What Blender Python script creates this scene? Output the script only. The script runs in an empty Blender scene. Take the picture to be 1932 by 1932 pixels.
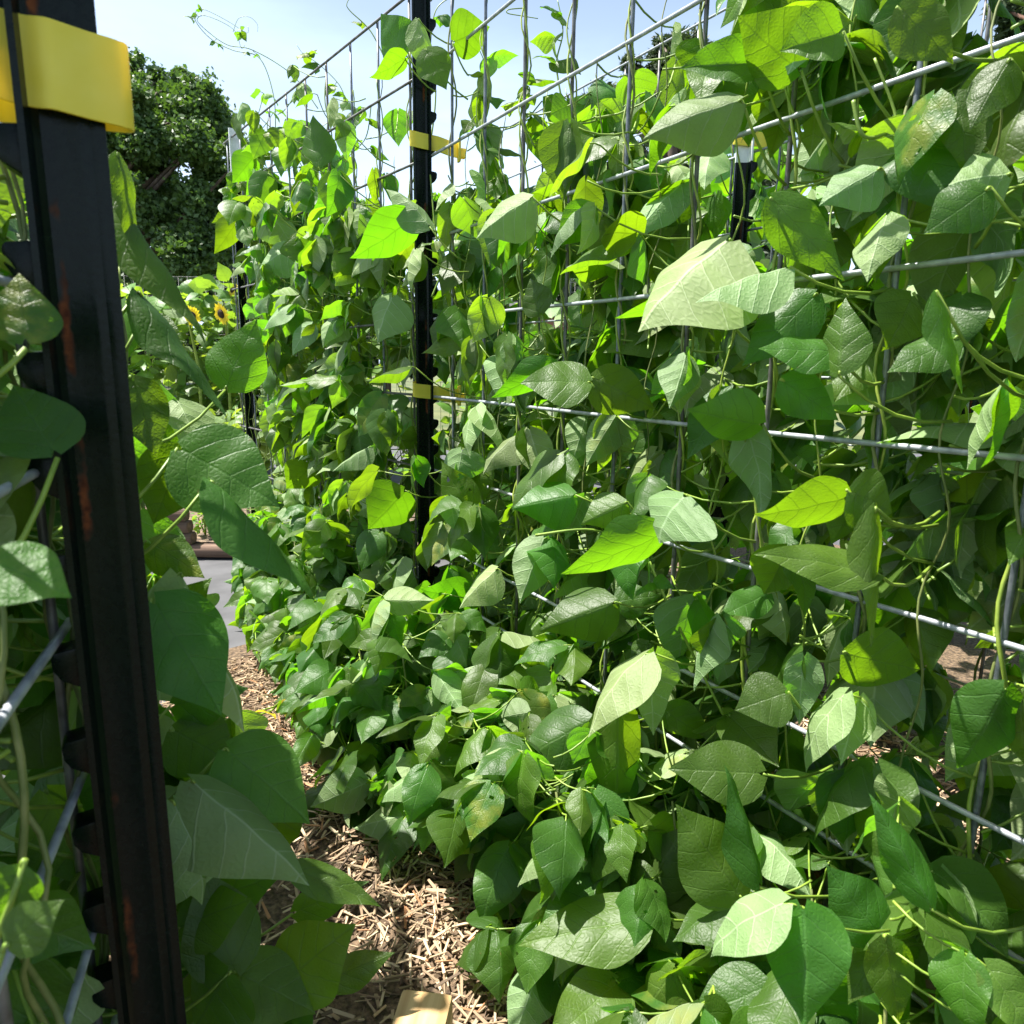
import bpy, bmesh, math, random
from mathutils import Vector, Matrix
R = math.radians
rng = random.Random(11)
SC = bpy.context.scene
COL = SC.collection

# ------------------------------------------------------------------ camera
W0 = 1932.0                     # the measuring scale of the photograph
F = 1355.0
EYE = 0.68
PITCH, ROLL = R(11.4), R(-0.8)
CAMLOC = Vector((0, 0, EYE))
CR = (Matrix.Rotation(R(90) - PITCH, 3, 'X') @ Matrix.Rotation(-ROLL, 3, 'Z'))
cd = bpy.data.cameras.new('camera')
cam = bpy.data.objects.new('camera', cd)
COL.objects.link(cam)
cam.matrix_world = Matrix.Translation(CAMLOC) @ CR.to_4x4()
cd.sensor_width = 36
cd.lens = 36 * F / W0
cd.clip_start, cd.clip_end = 0.02, 3000
cd.dof.use_dof = True
cd.dof.focus_distance = 1.15
cd.dof.aperture_fstop = 17
SC.camera = cam
CRT = CR.transposed()

def ray(px, py):
    return CR @ Vector(((px - W0 / 2) / F, -(py - W0 / 2) / F, -1))
def P(px, py, Z):
    return CAMLOC + ray(px, py) * Z
def proj(p):
    q = CRT @ (Vector(p) - CAMLOC)
    if q.z > -0.02: return (-9999, -9999, 0.0)
    return (W0 / 2 + F * q.x / -q.z, W0 / 2 - F * q.y / -q.z, -q.z)
def ground_pt(px, py, z=0.0):
    r = ray(px, py)
    return CAMLOC + r * ((z - EYE) / r.z)
def interp(t, tab):
    if t <= tab[0][0]: return tab[0][1]
    for (a, b), (c, d) in zip(tab, tab[1:]):
        if t <= c: return b + (d - b) * (t - a) / (c - a)
    return tab[-1][1]
def lerp(a, b, t): return a + (b - a) * t

# ------------------------------------------------------------------ scene helpers
def empty(name, loc):
    o = bpy.data.objects.new(name, None)
    o.empty_display_size = 0.02
    o.location = loc
    COL.objects.link(o)
    return o
def tag(o, label=None, cat=None, group=None, kind=None):
    if label: o['label'] = label
    if cat: o['category'] = cat
    if group: o['group'] = group
    if kind: o['kind'] = kind
    return o
def link(name, me, mats, parent=None, loc=None):
    o = bpy.data.objects.new(name, me)
    COL.objects.link(o)
    if parent: o.parent = parent
    if loc is not None: o.location = loc
    if mats and not me.materials:
        for m in (mats if isinstance(mats, (list, tuple)) else [mats]): me.materials.append(m)
    return o

class MB:
    """collects vertices and faces for ONE mesh object"""
    def __init__(s): s.v, s.f, s.m = [], [], []
    def add(s, vs, fs, mi=0):
        b = len(s.v)
        s.v += [tuple(v) for v in vs]
        s.f += [tuple(i + b for i in f) for f in fs]
        s.m += [mi] * len(fs)
    def tube(s, pts, r0, r1=None, n=6, mi=0, cap=True):
        pts = [Vector(p) for p in pts]
        r1 = r0 if r1 is None else r1
        k = len(pts)
        up = None
        vs, fs = [], []
        for i, p in enumerate(pts):
            t = (pts[min(i + 1, k - 1)] - pts[max(i - 1, 0)])
            if t.length < 1e-9: t = Vector((0, 0, 1))
            t.normalize()
            if up is None:
                up = Vector((0, 0, 1)) if abs(t.z) < 0.9 else Vector((1, 0, 0))
            a = (up - t * up.dot(t))
            if a.length < 1e-6: a = t.orthogonal()
            a.normalize(); up = a
            b = t.cross(a)
            r = r0 + (r1 - r0) * i / max(k - 1, 1)
            for j in range(n):
                th = 2 * math.pi * j / n
                vs.append(p + a * (r * math.cos(th)) + b * (r * math.sin(th)))
        for i in range(k - 1):
            for j in range(n):
                fs.append((i * n + j, i * n + (j + 1) % n, (i + 1) * n + (j + 1) % n, (i + 1) * n + j))
        if cap:
            fs.append(tuple(range(n - 1, -1, -1)))
            fs.append(tuple((k - 1) * n + j for j in range(n)))
        s.add(vs, fs, mi)
    def box(s, c, sx, sy, sz, ax=None, mi=0):
        """box about c with half-sizes; ax = (x,y,z) axes"""
        c = Vector(c)
        X, Y, Z = ax or (Vector((1, 0, 0)), Vector((0, 1, 0)), Vector((0, 0, 1)))
        vs = [c + X * (sx * i) + Y * (sy * j) + Z * (sz * k) for i in (-1, 1) for j in (-1, 1) for k in (-1, 1)]
        s.add(vs, [(0, 1, 3, 2), (4, 6, 7, 5), (0, 4, 5, 1), (2, 3, 7, 6), (0, 2, 6, 4), (1, 5, 7, 3)], mi)
    def prism(s, poly, z0, z1, mi=0):
        n = len(poly)
        vs = [(x, y, z0) for x, y in poly] + [(x, y, z1) for x, y in poly]
        fs = [(j, (j + 1) % n, n + (j + 1) % n, n + j) for j in range(n)]
        fs += [tuple(range(n - 1, -1, -1)), tuple(range(n, 2 * n))]
        s.add(vs, fs, mi)
    def mesh(s, name, smooth=True):
        me = bpy.data.meshes.new(name)
        me.from_pydata(s.v, [], s.f)
        if smooth: me.polygons.foreach_set('use_smooth', [True] * len(s.f))
        if any(s.m): me.polygons.foreach_set('material_index', s.m)
        me.update()
        return me
    def build(s, name, mats, parent=None, loc=None, smooth=True, bevel=0, sharp=None):
        me = s.mesh(name, smooth)
        if bevel:
            bm = bmesh.new(); bm.from_mesh(me)
            bmesh.ops.recalc_face_normals(bm, faces=bm.faces)
            ed = [e for e in bm.edges if e.is_manifold and e.calc_face_angle(0) > 0.6]
            bmesh.ops.bevel(bm, geom=ed, offset=bevel, segments=2, profile=0.6, affect='EDGES')
            bm.to_mesh(me); bm.free()
        if sharp is not None: me.set_sharp_from_angle(angle=R(sharp))
        return link(name, me, mats, parent, loc)

# ------------------------------------------------------------------ materials
def new_mat(name):
    m = bpy.data.materials.new(name); m.use_nodes = True
    nt = m.node_tree; nt.nodes.clear()
    return m, nt, nt.nodes, nt.links
def N(nt, typ, **kw):
    n = nt.nodes.new(typ)
    for k, v in kw.items():
        if k.startswith('i_'):
            key = k[2:]
            n.inputs[int(key) if key.isdigit() else key.replace('_', ' ')].default_value = v
        else: setattr(n, k, v)
    return n
def math_node(nt, op, a, b=None, clamp=False):
    n = nt.nodes.new('ShaderNodeMath'); n.operation = op; n.use_clamp = clamp
    for i, x in enumerate((a, b)):
        if x is None: continue
        if isinstance(x, (int, float)): n.inputs[i].default_value = x
        else: nt.links.new(x, n.inputs[i])
    return n.outputs[0]
def mixc(nt, fac, a, b, mode='MIX'):
    n = nt.nodes.new('ShaderNodeMix'); n.data_type = 'RGBA'; n.blend_type = mode
    for sock, x in ((n.inputs[0], fac), (n.inputs[6], a), (n.inputs[7], b)):
        if isinstance(x, (int, float)): sock.default_value = x
        elif isinstance(x, tuple): sock.default_value = (*x, 1) if len(x) == 3 else x
        else: nt.links.new(x, sock)
    return n.outputs[2]
def ramp(nt, fac, stops):
    n = nt.nodes.new('ShaderNodeValToRGB')
    e = n.color_ramp.elements
    while len(e) < len(stops): e.new(0.5)
    for el, (p, c) in zip(e, stops):
        el.position = p; el.color = (*c, 1) if len(c) == 3 else c
    nt.links.new(fac, n.inputs[0])
    return n.outputs[0]
def smooth(nt, x, a, b):
    n = nt.nodes.new('ShaderNodeMapRange'); n.interpolation_type = 'SMOOTHSTEP'
    nt.links.new(x, n.inputs[0]); n.inputs[1].default_value = a; n.inputs[2].default_value = b
    return n.outputs[0]

def leaf_mat(name, front, back, trans, tfac=0.46, rough=0.46, veins=True, spec=0.45, vary=1.0):
    m, nt, ns, ls = new_mat(name)
    uv = N(nt, 'ShaderNodeUVMap'); uv.uv_map = 'UVMap'
    sep = N(nt, 'ShaderNodeSeparateXYZ'); ls.new(uv.outputs[0], sep.inputs[0])
    X = math_node(nt, 'ABSOLUTE', math_node(nt, 'SUBTRACT', sep.outputs[0], 0.5))
    Y = sep.outputs[1]
    oi = N(nt, 'ShaderNodeObjectInfo')
    geo = N(nt, 'ShaderNodeNewGeometry')
    tc = N(nt, 'ShaderNodeTexCoord')
    nz = N(nt, 'ShaderNodeTexNoise', noise_dimensions='4D', i_Scale=3.2, i_Detail=3.0)
    ls.new(tc.outputs['UV'], nz.inputs['Vector']); ls.new(math_node(nt, 'MULTIPLY', oi.outputs['Random'], 57), nz.inputs['W'])
    # side veins run outwards and forwards from the midrib, bending towards the tip
    w = math_node(nt, 'SUBTRACT', Y, math_node(nt, 'MULTIPLY', X, 0.62))
    w = math_node(nt, 'SUBTRACT', w, math_node(nt, 'MULTIPLY', math_node(nt, 'MULTIPLY', X, X), 0.55))
    w = math_node(nt, 'ADD', w, math_node(nt, 'MULTIPLY', math_node(nt, 'SUBTRACT', nz.outputs[0], 0.5), 0.15))
    sv = math_node(nt, 'FRACT', math_node(nt, 'MULTIPLY', math_node(nt, 'ADD', w, 0.262), 4.7))
    sv = math_node(nt, 'ABSOLUTE', math_node(nt, 'SUBTRACT', sv, 0.5))            # 0 on a vein
    side = math_node(nt, 'SUBTRACT', 1.0, smooth(nt, sv, 0.006, 0.06))
    midr = math_node(nt, 'SUBTRACT', 1.0, smooth(nt, X, 0.004, 0.016))
    vein = math_node(nt, 'MAXIMUM', side, midr)
    quilt = smooth(nt, sv, 0.0, 0.45)
    vo = N(nt, 'ShaderNodeTexVoronoi', feature='DISTANCE_TO_EDGE', i_Scale=22.0)
    mp = N(nt, 'ShaderNodeMapping'); ls.new(uv.outputs[0], mp.inputs[0]); mp.inputs['Scale'].default_value = (1, 1, 1)
    ls.new(mp.outputs[0], vo.inputs['Vector'])
    ret = smooth(nt, vo.outputs['Distance'], 0.0, 0.30)
    # colours
    v1 = math_node(nt, 'ADD', math_node(nt, 'MULTIPLY', oi.outputs['Random'], 0.5 * vary), 1 - 0.25 * vary)
    v1 = math_node(nt, 'MULTIPLY', v1, math_node(nt, 'ADD', math_node(nt, 'MULTIPLY', nz.outputs[0], 0.5), 0.75))
    hsv = lambda col: None
    def tint(c, veincol, vf):
        cc = mixc(nt, math_node(nt, 'MULTIPLY', vein, vf), c, veincol) if veins else mixc(nt, 0.0, c, c)
        h = N(nt, 'ShaderNodeHueSaturation'); ls.new(cc, h.inputs['Color']); ls.new(v1, h.inputs['Value'])
        r2 = math_node(nt, 'FRACT', math_node(nt, 'MULTIPLY', oi.outputs['Random'], 7.31))
        ls.new(math_node(nt, 'ADD', math_node(nt, 'MULTIPLY', r2, 0.045 * vary), 0.5 - 0.025 * vary), h.inputs['Hue'])
        return h.outputs[0]
    up = lambda c, k: tuple(min(1, x * k) for x in c)
    cf = tint(front, tuple(min(1, x * 1.5 + 0.015) for x in front), 0.55)
    cb = tint(back, tuple(min(1, x * 1.3 + 0.10) for x in back), 0.85)
    base = mixc(nt, geo.outputs['Backfacing'], cf, cb)
    if veins:
        sn = N(nt, 'ShaderNodeTexNoise', noise_dimensions='4D', i_Scale=17.0, i_Detail=2.0)
        ls.new(tc.outputs['UV'], sn.inputs['Vector']); ls.new(math_node(nt, 'MULTIPLY', oi.outputs['Random'], 91), sn.inputs['W'])
        r3 = math_node(nt, 'FRACT', math_node(nt, 'MULTIPLY', oi.outputs['Random'], 13.7))
        spots = math_node(nt, 'MULTIPLY', smooth(nt, sn.outputs[0], .70, .76), math_node(nt, 'GREATER_THAN', r3, .80))
        base = mixc(nt, math_node(nt, 'MULTIPLY', spots, .8), base, (0.16, 0.10, 0.035))
        aged = math_node(nt, 'MULTIPLY', smooth(nt, nz.outputs[0], .42, .66), math_node(nt, 'GREATER_THAN', r3, .96))
        base = mixc(nt, math_node(nt, 'MULTIPLY', aged, .55), base, (0.30, 0.30, 0.035))
    ct = tint(trans, up(trans, 0.55), 0.6)
    h1 = math_node(nt, 'MULTIPLY', quilt, math_node(nt, 'ADD', 0.24, math_node(nt, 'MULTIPLY', geo.outputs['Backfacing'], 0.2)))
    h1 = math_node(nt, 'ADD', h1, math_node(nt, 'MULTIPLY', ret, math_node(nt, 'ADD', 0.16, math_node(nt, 'MULTIPLY', geo.outputs['Backfacing'], 0.06))))
    h1 = math_node(nt, 'SUBTRACT', h1, math_node(nt, 'MULTIPLY', vein, math_node(nt, 'ADD', 0.28, math_node(nt, 'MULTIPLY', geo.outputs['Backfacing'], 0.3))))
    bump = N(nt, 'ShaderNodeBump', i_Strength=0.55, i_Distance=0.0016)
    if veins: ls.new(h1, bump.inputs['Height'])
    else: ls.new(nz.outputs[0], bump.inputs['Height'])
    pb = N(nt, 'ShaderNodeBsdfPrincipled')
    ls.new(base, pb.inputs['Base Color']); ls.new(bump.outputs[0], pb.inputs['Normal'])
    pb.inputs['Specular IOR Level'].default_value = spec
    rr = math_node(nt, 'ADD', rough, math_node(nt, 'MULTIPLY', geo.outputs['Backfacing'], 0.12))
    ls.new(rr, pb.inputs['Roughness'])
    tr = N(nt, 'ShaderNodeBsdfTranslucent'); ls.new(ct, tr.inputs[0]); ls.new(bump.outputs[0], tr.inputs['Normal'])
    mx = N(nt, 'ShaderNodeMixShader'); mx.inputs[0].default_value = tfac
    ls.new(pb.outputs[0], mx.inputs[1]); ls.new(tr.outputs[0], mx.inputs[2])
    out = N(nt, 'ShaderNodeOutputMaterial'); ls.new(mx.outputs[0], out.inputs[0])
    return m

def noise_mat(name, c0, c1, scale=30, rough=0.6, metallic=0.0, bump=0.3, dist=0.002, spec=0.5, stretch=(1, 1, 1), detail=5.0, lo=0.35, hi=0.65):
    m, nt, ns, ls = new_mat(name)
    tc = N(nt, 'ShaderNodeTexCoord')
    mp = N(nt, 'ShaderNodeMapping'); mp.inputs['Scale'].default_value = stretch
    ls.new(tc.outputs['Object'], mp.inputs[0])
    nz = N(nt, 'ShaderNodeTexNoise', i_Scale=scale, i_Detail=detail); ls.new(mp.outputs[0], nz.inputs['Vector'])
    col = ramp(nt, nz.outputs[0], [(lo, c0), (hi, c1)])
    pb = N(nt, 'ShaderNodeBsdfPrincipled', i_Roughness=rough, i_Metallic=metallic)
    pb.inputs['Specular IOR Level'].default_value = spec
    ls.new(col, pb.inputs['Base Color'])
    b = N(nt, 'ShaderNodeBump', i_Strength=bump, i_Distance=dist); ls.new(nz.outputs[0], b.inputs['Height'])
    ls.new(b.outputs[0], pb.inputs['Normal'])
    out = N(nt, 'ShaderNodeOutputMaterial'); ls.new(pb.outputs[0], out.inputs[0])
    return m

def plastic_mat():
    m, nt, ns, ls = new_mat('yellow_plastic')
    tc = N(nt, 'ShaderNodeTexCoord')
    nz = N(nt, 'ShaderNodeTexNoise', i_Scale=60.0, i_Detail=4.0); ls.new(tc.outputs['Object'], nz.inputs['Vector'])
    col = ramp(nt, nz.outputs[0], [(0.3, (0.90, 0.83, 0.09)), (0.7, (0.96, 0.90, 0.14))])
    pb = N(nt, 'ShaderNodeBsdfPrincipled', i_Roughness=0.42)
    ls.new(col, pb.inputs['Base Color'])
    b = N(nt, 'ShaderNodeBump', i_Strength=0.15, i_Distance=0.001); ls.new(nz.outputs[0], b.inputs['Height']); ls.new(b.outputs[0], pb.inputs['Normal'])
    tr = N(nt, 'ShaderNodeBsdfTranslucent'); tr.inputs[0].default_value = (0.95, 0.72, 0.02, 1)
    mx = N(nt, 'ShaderNodeMixShader'); mx.inputs[0].default_value = 0.4
    ls.new(pb.outputs[0], mx.inputs[1]); ls.new(tr.outputs[0], mx.inputs[2])
    out = N(nt, 'ShaderNodeOutputMaterial'); ls.new(mx.outputs[0], out.inputs[0])
    return m

def post_mat():
    """dark enamel with a broken line of rust in the groove between web and flange (local x = along the web)"""
    m, nt, ns, ls = new_mat('dark_enamel')
    tc = N(nt, 'ShaderNodeTexCoord')
    sep = N(nt, 'ShaderNodeSeparateXYZ'); ls.new(tc.outputs['Object'], sep.inputs[0])
    nz = N(nt, 'ShaderNodeTexNoise', i_Scale=14.0, i_Detail=4.0)
    mp = N(nt, 'ShaderNodeMapping'); mp.inputs['Scale'].default_value = (1.5, 1.5, 1.0); ls.new(tc.outputs['Object'], mp.inputs[0]); ls.new(mp.outputs[0], nz.inputs['Vector'])
    fine = N(nt, 'ShaderNodeTexNoise', i_Scale=260.0, i_Detail=4.0); ls.new(tc.outputs['Object'], fine.inputs['Vector'])
    wob = math_node(nt, 'MULTIPLY', math_node(nt, 'SUBTRACT', fine.outputs[0], 0.5), 0.004)
    d = math_node(nt, 'ABSOLUTE', math_node(nt, 'ADD', math_node(nt, 'SUBTRACT', sep.outputs[0], 0.0062), wob))
    line = math_node(nt, 'SUBTRACT', 1.0, smooth(nt, d, 0.0008, 0.0030))
    rust = math_node(nt, 'MULTIPLY', line, smooth(nt, nz.outputs[0], 0.52, 0.60))
    base = ramp(nt, fine.outputs[0], [(0.35, (0.0016, 0.0052, 0.0040)), (0.72, (0.0036, 0.009, 0.0070))])
    speck = smooth(nt, fine.outputs[0], 0.78, 0.82)
    base = mixc(nt, math_node(nt, 'MULTIPLY', speck, 0.5), base, (0.12, 0.14, 0.13))
    rc = ramp(nt, fine.outputs[0], [(0.3, (0.05, 0.014, 0.006)), (0.7, (0.17, 0.055, 0.018))])
    col = mixc(nt, rust, base, rc)
    pb = N(nt, 'ShaderNodeBsdfPrincipled')
    pb.inputs['Specular IOR Level'].default_value = 0.16
    ls.new(col, pb.inputs['Base Color'])
    ls.new(math_node(nt, 'ADD', math_node(nt, 'MULTIPLY', rust, 0.5), 0.27), pb.inputs['Roughness'])
    b = N(nt, 'ShaderNodeBump', i_Strength=0.25, i_Distance=0.0006); ls.new(fine.outputs[0], b.inputs['Height']); ls.new(b.outputs[0], pb.inputs['Normal'])
    out = N(nt, 'ShaderNodeOutputMaterial'); ls.new(pb.outputs[0], out.inputs[0])
    return m

LF, LB, LT = (0.052, 0.120, 0.016), (0.25, 0.36, 0.15), (0.205, 0.46, 0.006)
M = dict(
    leaf=leaf_mat('bean_leaf', LF, LB, LT),
    yleaf=leaf_mat('yellowed_leaf', (0.55, 0.40, 0.05), (0.58, 0.45, 0.10), (0.75, 0.52, 0.03), 0.4),
    squash=leaf_mat('squash_leaf', (0.09, 0.19, 0.03), (0.2, 0.3, 0.12), (0.40, 0.58, 0.03), 0.4),
    broad=leaf_mat('tree_leaf', (0.060, 0.115, 0.030), (0.08, 0.14, 0.045), (0.12, 0.24, 0.02), 0.25, 0.5, veins=False, vary=0.2),
    needle=leaf_mat('conifer_leaf', (0.034, 0.062, 0.022), (0.045, 0.075, 0.03), (0.06, 0.11, 0.02), 0.2, 0.6, veins=False, vary=0.2),
    stem=noise_mat('green_stem', (0.16, 0.24, 0.03), (0.30, 0.38, 0.06), 60, 0.5, bump=0.2, dist=0.0006),
    dstem=noise_mat('old_stem', (0.10, 0.14, 0.03), (0.20, 0.22, 0.07), 50, 0.6, bump=0.3, dist=0.0008),
    petiole=noise_mat('petiole_green', (0.13, 0.22, 0.025), (0.24, 0.35, 0.045), 40, 0.45, bump=0.1, dist=0.0005),
    wire=noise_mat('galvanised_wire', (0.25, 0.27, 0.30), (0.42, 0.44, 0.47), 90, 0.42, 0.2, 0.25, 0.0004),
    vwire=noise_mat('dull_wire', (0.10, 0.115, 0.135), (0.22, 0.24, 0.26), 90, 0.5, 0.5, 0.25, 0.0004),
    rwire=noise_mat('weathered_backlit_wire', (0.07, 0.065, 0.06), (0.20, 0.20, 0.20), 40, 0.55, 0.4, 0.3, 0.0005),  # weathered grey; on the far panel its dark tone stands in for backlight
    post=post_mat(),
    white=noise_mat('white_enamel', (0.62, 0.64, 0.64), (0.78, 0.79, 0.78), 60, 0.4, bump=0.1, dist=0.0005),
    yellow=plastic_mat(),
    bark=noise_mat('bark', (0.05, 0.035, 0.025), (0.14, 0.10, 0.075), 9, 0.9, bump=0.8, dist=0.05, stretch=(1, 1, 0.25)),
    pinebark=noise_mat('reddish_bark', (0.10, 0.05, 0.03), (0.24, 0.13, 0.085), 9, 0.9, bump=0.8, dist=0.05, stretch=(1, 1, 0.25)),
    timber=noise_mat('stained_timber', (0.075, 0.043, 0.028), (0.19, 0.115, 0.075), 14, 0.75, bump=0.5, dist=0.003, stretch=(0.25, 6, 6)),
    pine=noise_mat('pine_wood', (0.42, 0.26, 0.11), (0.58, 0.40, 0.20), 10, 0.62, bump=0.3, dist=0.001, stretch=(0.6, 12, 12)),
    petal=leaf_mat('sunflower_petal', (0.86, 0.69, 0.03), (0.82, 0.65, 0.04), (0.92, 0.76, 0.03), 0.4, veins=False, vary=0.3),
    disc=noise_mat('sunflower_disc', (0.015, 0.01, 0.006), (0.07, 0.035, 0.015), 200, 0.9, bump=0.8, dist=0.004),
    brick=None,
)
def brick_mat():
    m, nt, ns, ls = new_mat('brickwork')
    tc = N(nt, 'ShaderNodeTexCoord'); mp = N(nt, 'ShaderNodeMapping'); mp.inputs['Rotation'].default_value = (R(90), 0, 0)
    ls.new(tc.outputs['Object'], mp.inputs[0])
    br = N(nt, 'ShaderNodeTexBrick', i_Scale=4.0); ls.new(mp.outputs[0], br.inputs['Vector'])
    br.inputs['Color1'].default_value = (0.20, 0.085, 0.055, 1); br.inputs['Color2'].default_value = (0.27, 0.12, 0.08, 1)
    br.inputs['Mortar'].default_value = (0.35, 0.30, 0.26, 1)
    pb = N(nt, 'ShaderNodeBsdfPrincipled', i_Roughness=0.85); ls.new(br.outputs[0], pb.inputs['Base Color'])
    out = N(nt, 'ShaderNodeOutputMaterial'); ls.new(pb.outputs[0], out.inputs[0])
    return m
M['brick'] = brick_mat()

# ------------------------------------------------------------------ leaflets (shared meshes)
HW = [(0, .10), (.03, .42), (.07, .64), (.13, .82), (.22, .96), (.31, 1.0), (.42, .95), (.53, .83), (.64, .65), (.74, .46), (.83, .285), (.90, .155), (.95, .075), (1, .004)]
def leaf_geom(nu, nv, W=0.78, fold=0.2, curl=0.5, wave=0.03, quilt=0.006, twist=0.0, side=0.0, edge=0.0, seed=0, roll=0.0, skew=0.0):
    r = random.Random(seed)
    ph, ph2 = r.uniform(0, 6.28), r.uniform(0, 6.28)
    fr = r.uniform(6, 10)
    vs, uv, fs = [], [], []
    cy, cz, ang = 0.0, 0.0, 0.0
    cent = []
    for j in range(nv + 1):
        v = j / nv
        cent.append((cy, cz, curl * (v ** 1.25)))
        a = curl * (((j + .5) / nv) ** 1.25)
        cy += math.cos(a) / nv; cz -= math.sin(a) / nv
    for j in range(nv + 1):
        v = (j / nv) ** 0.9
        k = v * nv; j0 = min(int(k), nv - 1); t = k - j0
        yy, zz, aa = [lerp(cent[j0][i], cent[j0 + 1][i], t) for i in range(3)]
        h = interp(v, HW) * W * 0.5
        for i in range(nu + 1):
            u = -1 + 2 * i / nu
            X = h * u * (1 + skew * u * 0.5)
            lobe = -0.085 * (abs(u) ** 1.6) * max(0, 1 - v / 0.25)
            z = math.tan(fold) * abs(X) - 0.8 * edge * X * X
            z += wave * abs(u) ** 2.2 * math.sin(fr * v + ph + (0 if u > 0 else ph2)) * (h / (W * .5) + .1)
            w = v - 0.62 * abs(X) - 0.55 * X * X
            z += quilt * (abs(math.sin((w + .262) * 4.7 * math.pi)) - .5) * min(1, abs(u) * 4) * (1 - abs(u) ** 4)
            z += .017 * math.sin(5 * X + 7 * v + ph) * math.sin(9 * v - 4 * X + ph2)
            z += roll * max(0, abs(u) - .3) ** 2 * (1 if r is None else 1)
            X2 = X + side * v * v
            tw = twist * v
            x3, z3 = X2 * math.cos(tw) - z * math.sin(tw), X2 * math.sin(tw) + z * math.cos(tw)
            yl = lobe
            vs.append((x3, yy + yl * math.cos(aa) + z3 * math.sin(aa), zz - yl * math.sin(aa) + z3 * math.cos(aa)))
            uv.append((X + 0.5, v + lobe))
    for j in range(nv):
        for i in range(nu):
            a = j * (nu + 1) + i
            fs.append((a, a + 1, a + nu + 2, a + nu + 1))
    return vs, fs, uv
def leaf_mesh(name, holes=0, hseed=0, nu=16, nv=20, **kw):
    vs, fs, uv = leaf_geom(nu, nv, **kw)
    if holes:
        r = random.Random(hseed)
        kill = set()
        for _ in range(holes):
            a, b = r.randint(2, nu - 3), r.randint(3, nv - 6)
            for da in range(r.choice((1, 1, 2))):
                for db in range(r.choice((1, 2))): kill.add((b + db) * nu + a + da)
        fs = [f for i, f in enumerate(fs) if i not in kill]
    me = bpy.data.meshes.new(name)
    me.from_pydata(vs, [], fs)
    me.polygons.foreach_set('use_smooth', [True] * len(fs))
    l = me.uv_layers.new(name='UVMap')
    for lp in me.loops: l.data[lp.index].uv = uv[lp.vertex_index]
    me.materials.append(M['leaf'])
    me.update()
    return me
LEAF = []
vr = random.Random(5)
for i in range(20):
    LEAF.append(leaf_mesh('leaflet', holes=(3 if i in (7, 15) else 0), hseed=i, W=vr.uniform(.56, .86), fold=vr.uniform(-.48, .16), curl=vr.uniform(.1, 1.15),
                          wave=vr.uniform(.012, .085), quilt=vr.uniform(.0, .003), twist=vr.uniform(-.6, .6), side=vr.uniform(-.08, .08), edge=vr.uniform(-.3, 1.3), seed=i, skew=vr.uniform(-.45, .45)))
LEAFU = []        # blades whose pale underside is turned up and arched
for i in range(12):
    LEAFU.append(leaf_mesh('leaflet', W=vr.uniform(.60, .86), fold=vr.uniform(-.05, .50), curl=vr.uniform(-1.0, -.05), wave=vr.uniform(.012, .045), quilt=-vr.uniform(.002, .006), twist=vr.uniform(-.5, .5), side=vr.uniform(-.08, .08), edge=vr.uniform(-1.3, .1), seed=200 + i, skew=vr.uniform(-.35, .35)))
UNDER = [leaf_mesh('leaflet', W=w, fold=fo, curl=c, wave=.018, quilt=-.005, twist=t, edge=e, side=sd_, seed=60 + i) for i, (w, fo, c, t, e, sd_) in enumerate([(.84, .34, -.6, .15, -1.0, -.05), (.76, .42, -.45, -.2, -1.1, .05), (.80, .28, -.8, .0, -.9, .03)])]
FLAT = [leaf_mesh('leaflet', W=w, fold=fo, curl=c, wave=wa, quilt=.003, twist=t, edge=e, side=s, seed=90 + i)
        for i, (w, fo, c, wa, t, e, s) in enumerate([(.80, .12, .25, .02, .1, .5, .02), (.74, -.18, .35, .02, -.15, .8, -.03), (.84, .05, .15, .025, .0, .9, .04)])]
CURL = [leaf_mesh('leaflet', W=w, fold=fo, curl=c, wave=wa, quilt=.004, twist=t, edge=e, side=s, seed=70 + i)
        for i, (w, fo, c, wa, t, e, s) in enumerate([(.82, -.32, .75, .02, -.2, 1.1, -.03), (.78, -.45, .5, .03, .3, 1.2, .05), (.7, .55, .5, .03, -.5, .4, .06)])]
HOLED = leaf_mesh('leaflet', holes=5, hseed=3, W=.8, fold=.1, curl=.3, seed=41)
SIMPLE = [leaf_geom(4, 6, W=.8, fold=f, curl=c, wave=.03, quilt=0, twist=t, seed=i) for i, (f, c, t) in enumerate([(.2, .5, .2), (-.2, .8, -.3), (.1, .3, .5), (-.3, 1.0, 0)])]

def leaf_matrix(tip, nrm, size, wscale=1.0):
    y = tip.normalized()
    z = nrm - y * nrm.dot(y)
    z = z.normalized() if z.length > 1e-5 else y.orthogonal().normalized()
    x = y.cross(z)
    m = Matrix((x * size * wscale, y * size, z * size)).transposed()
    return m.to_4x4()

# ------------------------------------------------------------------ the five trellis panels
INCH = 0.0254
def flat(v): v = Vector((v.x, v.y, 0)); return v.normalized()
D1 = flat(ray(150, 688))
A1 = P(1600, 828, 0.677)                 # on the wire at eye height of the near right panel
N1 = Vector((D1.y, -D1.x, 0))            # away from the camera
if (A1 - CAMLOC).dot(N1) < 0: N1 = -N1
class Plane:
    def __init__(s, a, d):
        s.a, s.d = Vector((a.x, a.y, 0)), d
        s.n = Vector((d.y, -d.x, 0))
        if (s.a - Vector((CAMLOC.x, CAMLOC.y, 0))).dot(s.n) < 0: s.n = -s.n   # n = away from the camera
    def hit(s, px, py):
        r = ray(px, py); k = (s.a - Vector((0, 0, 0))).dot(s.n) / r.dot(s.n)
        return CAMLOC + r * k
    def s_of(s, p): return (Vector((p.x, p.y, 0)) - s.a).dot(s.d)
    def at(s, t, z=0.0, off=0.0): return s.a + s.d * t + s.n * off + Vector((0, 0, z))
ZC = A1.z
ZG = ZC - 20 * INCH
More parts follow.
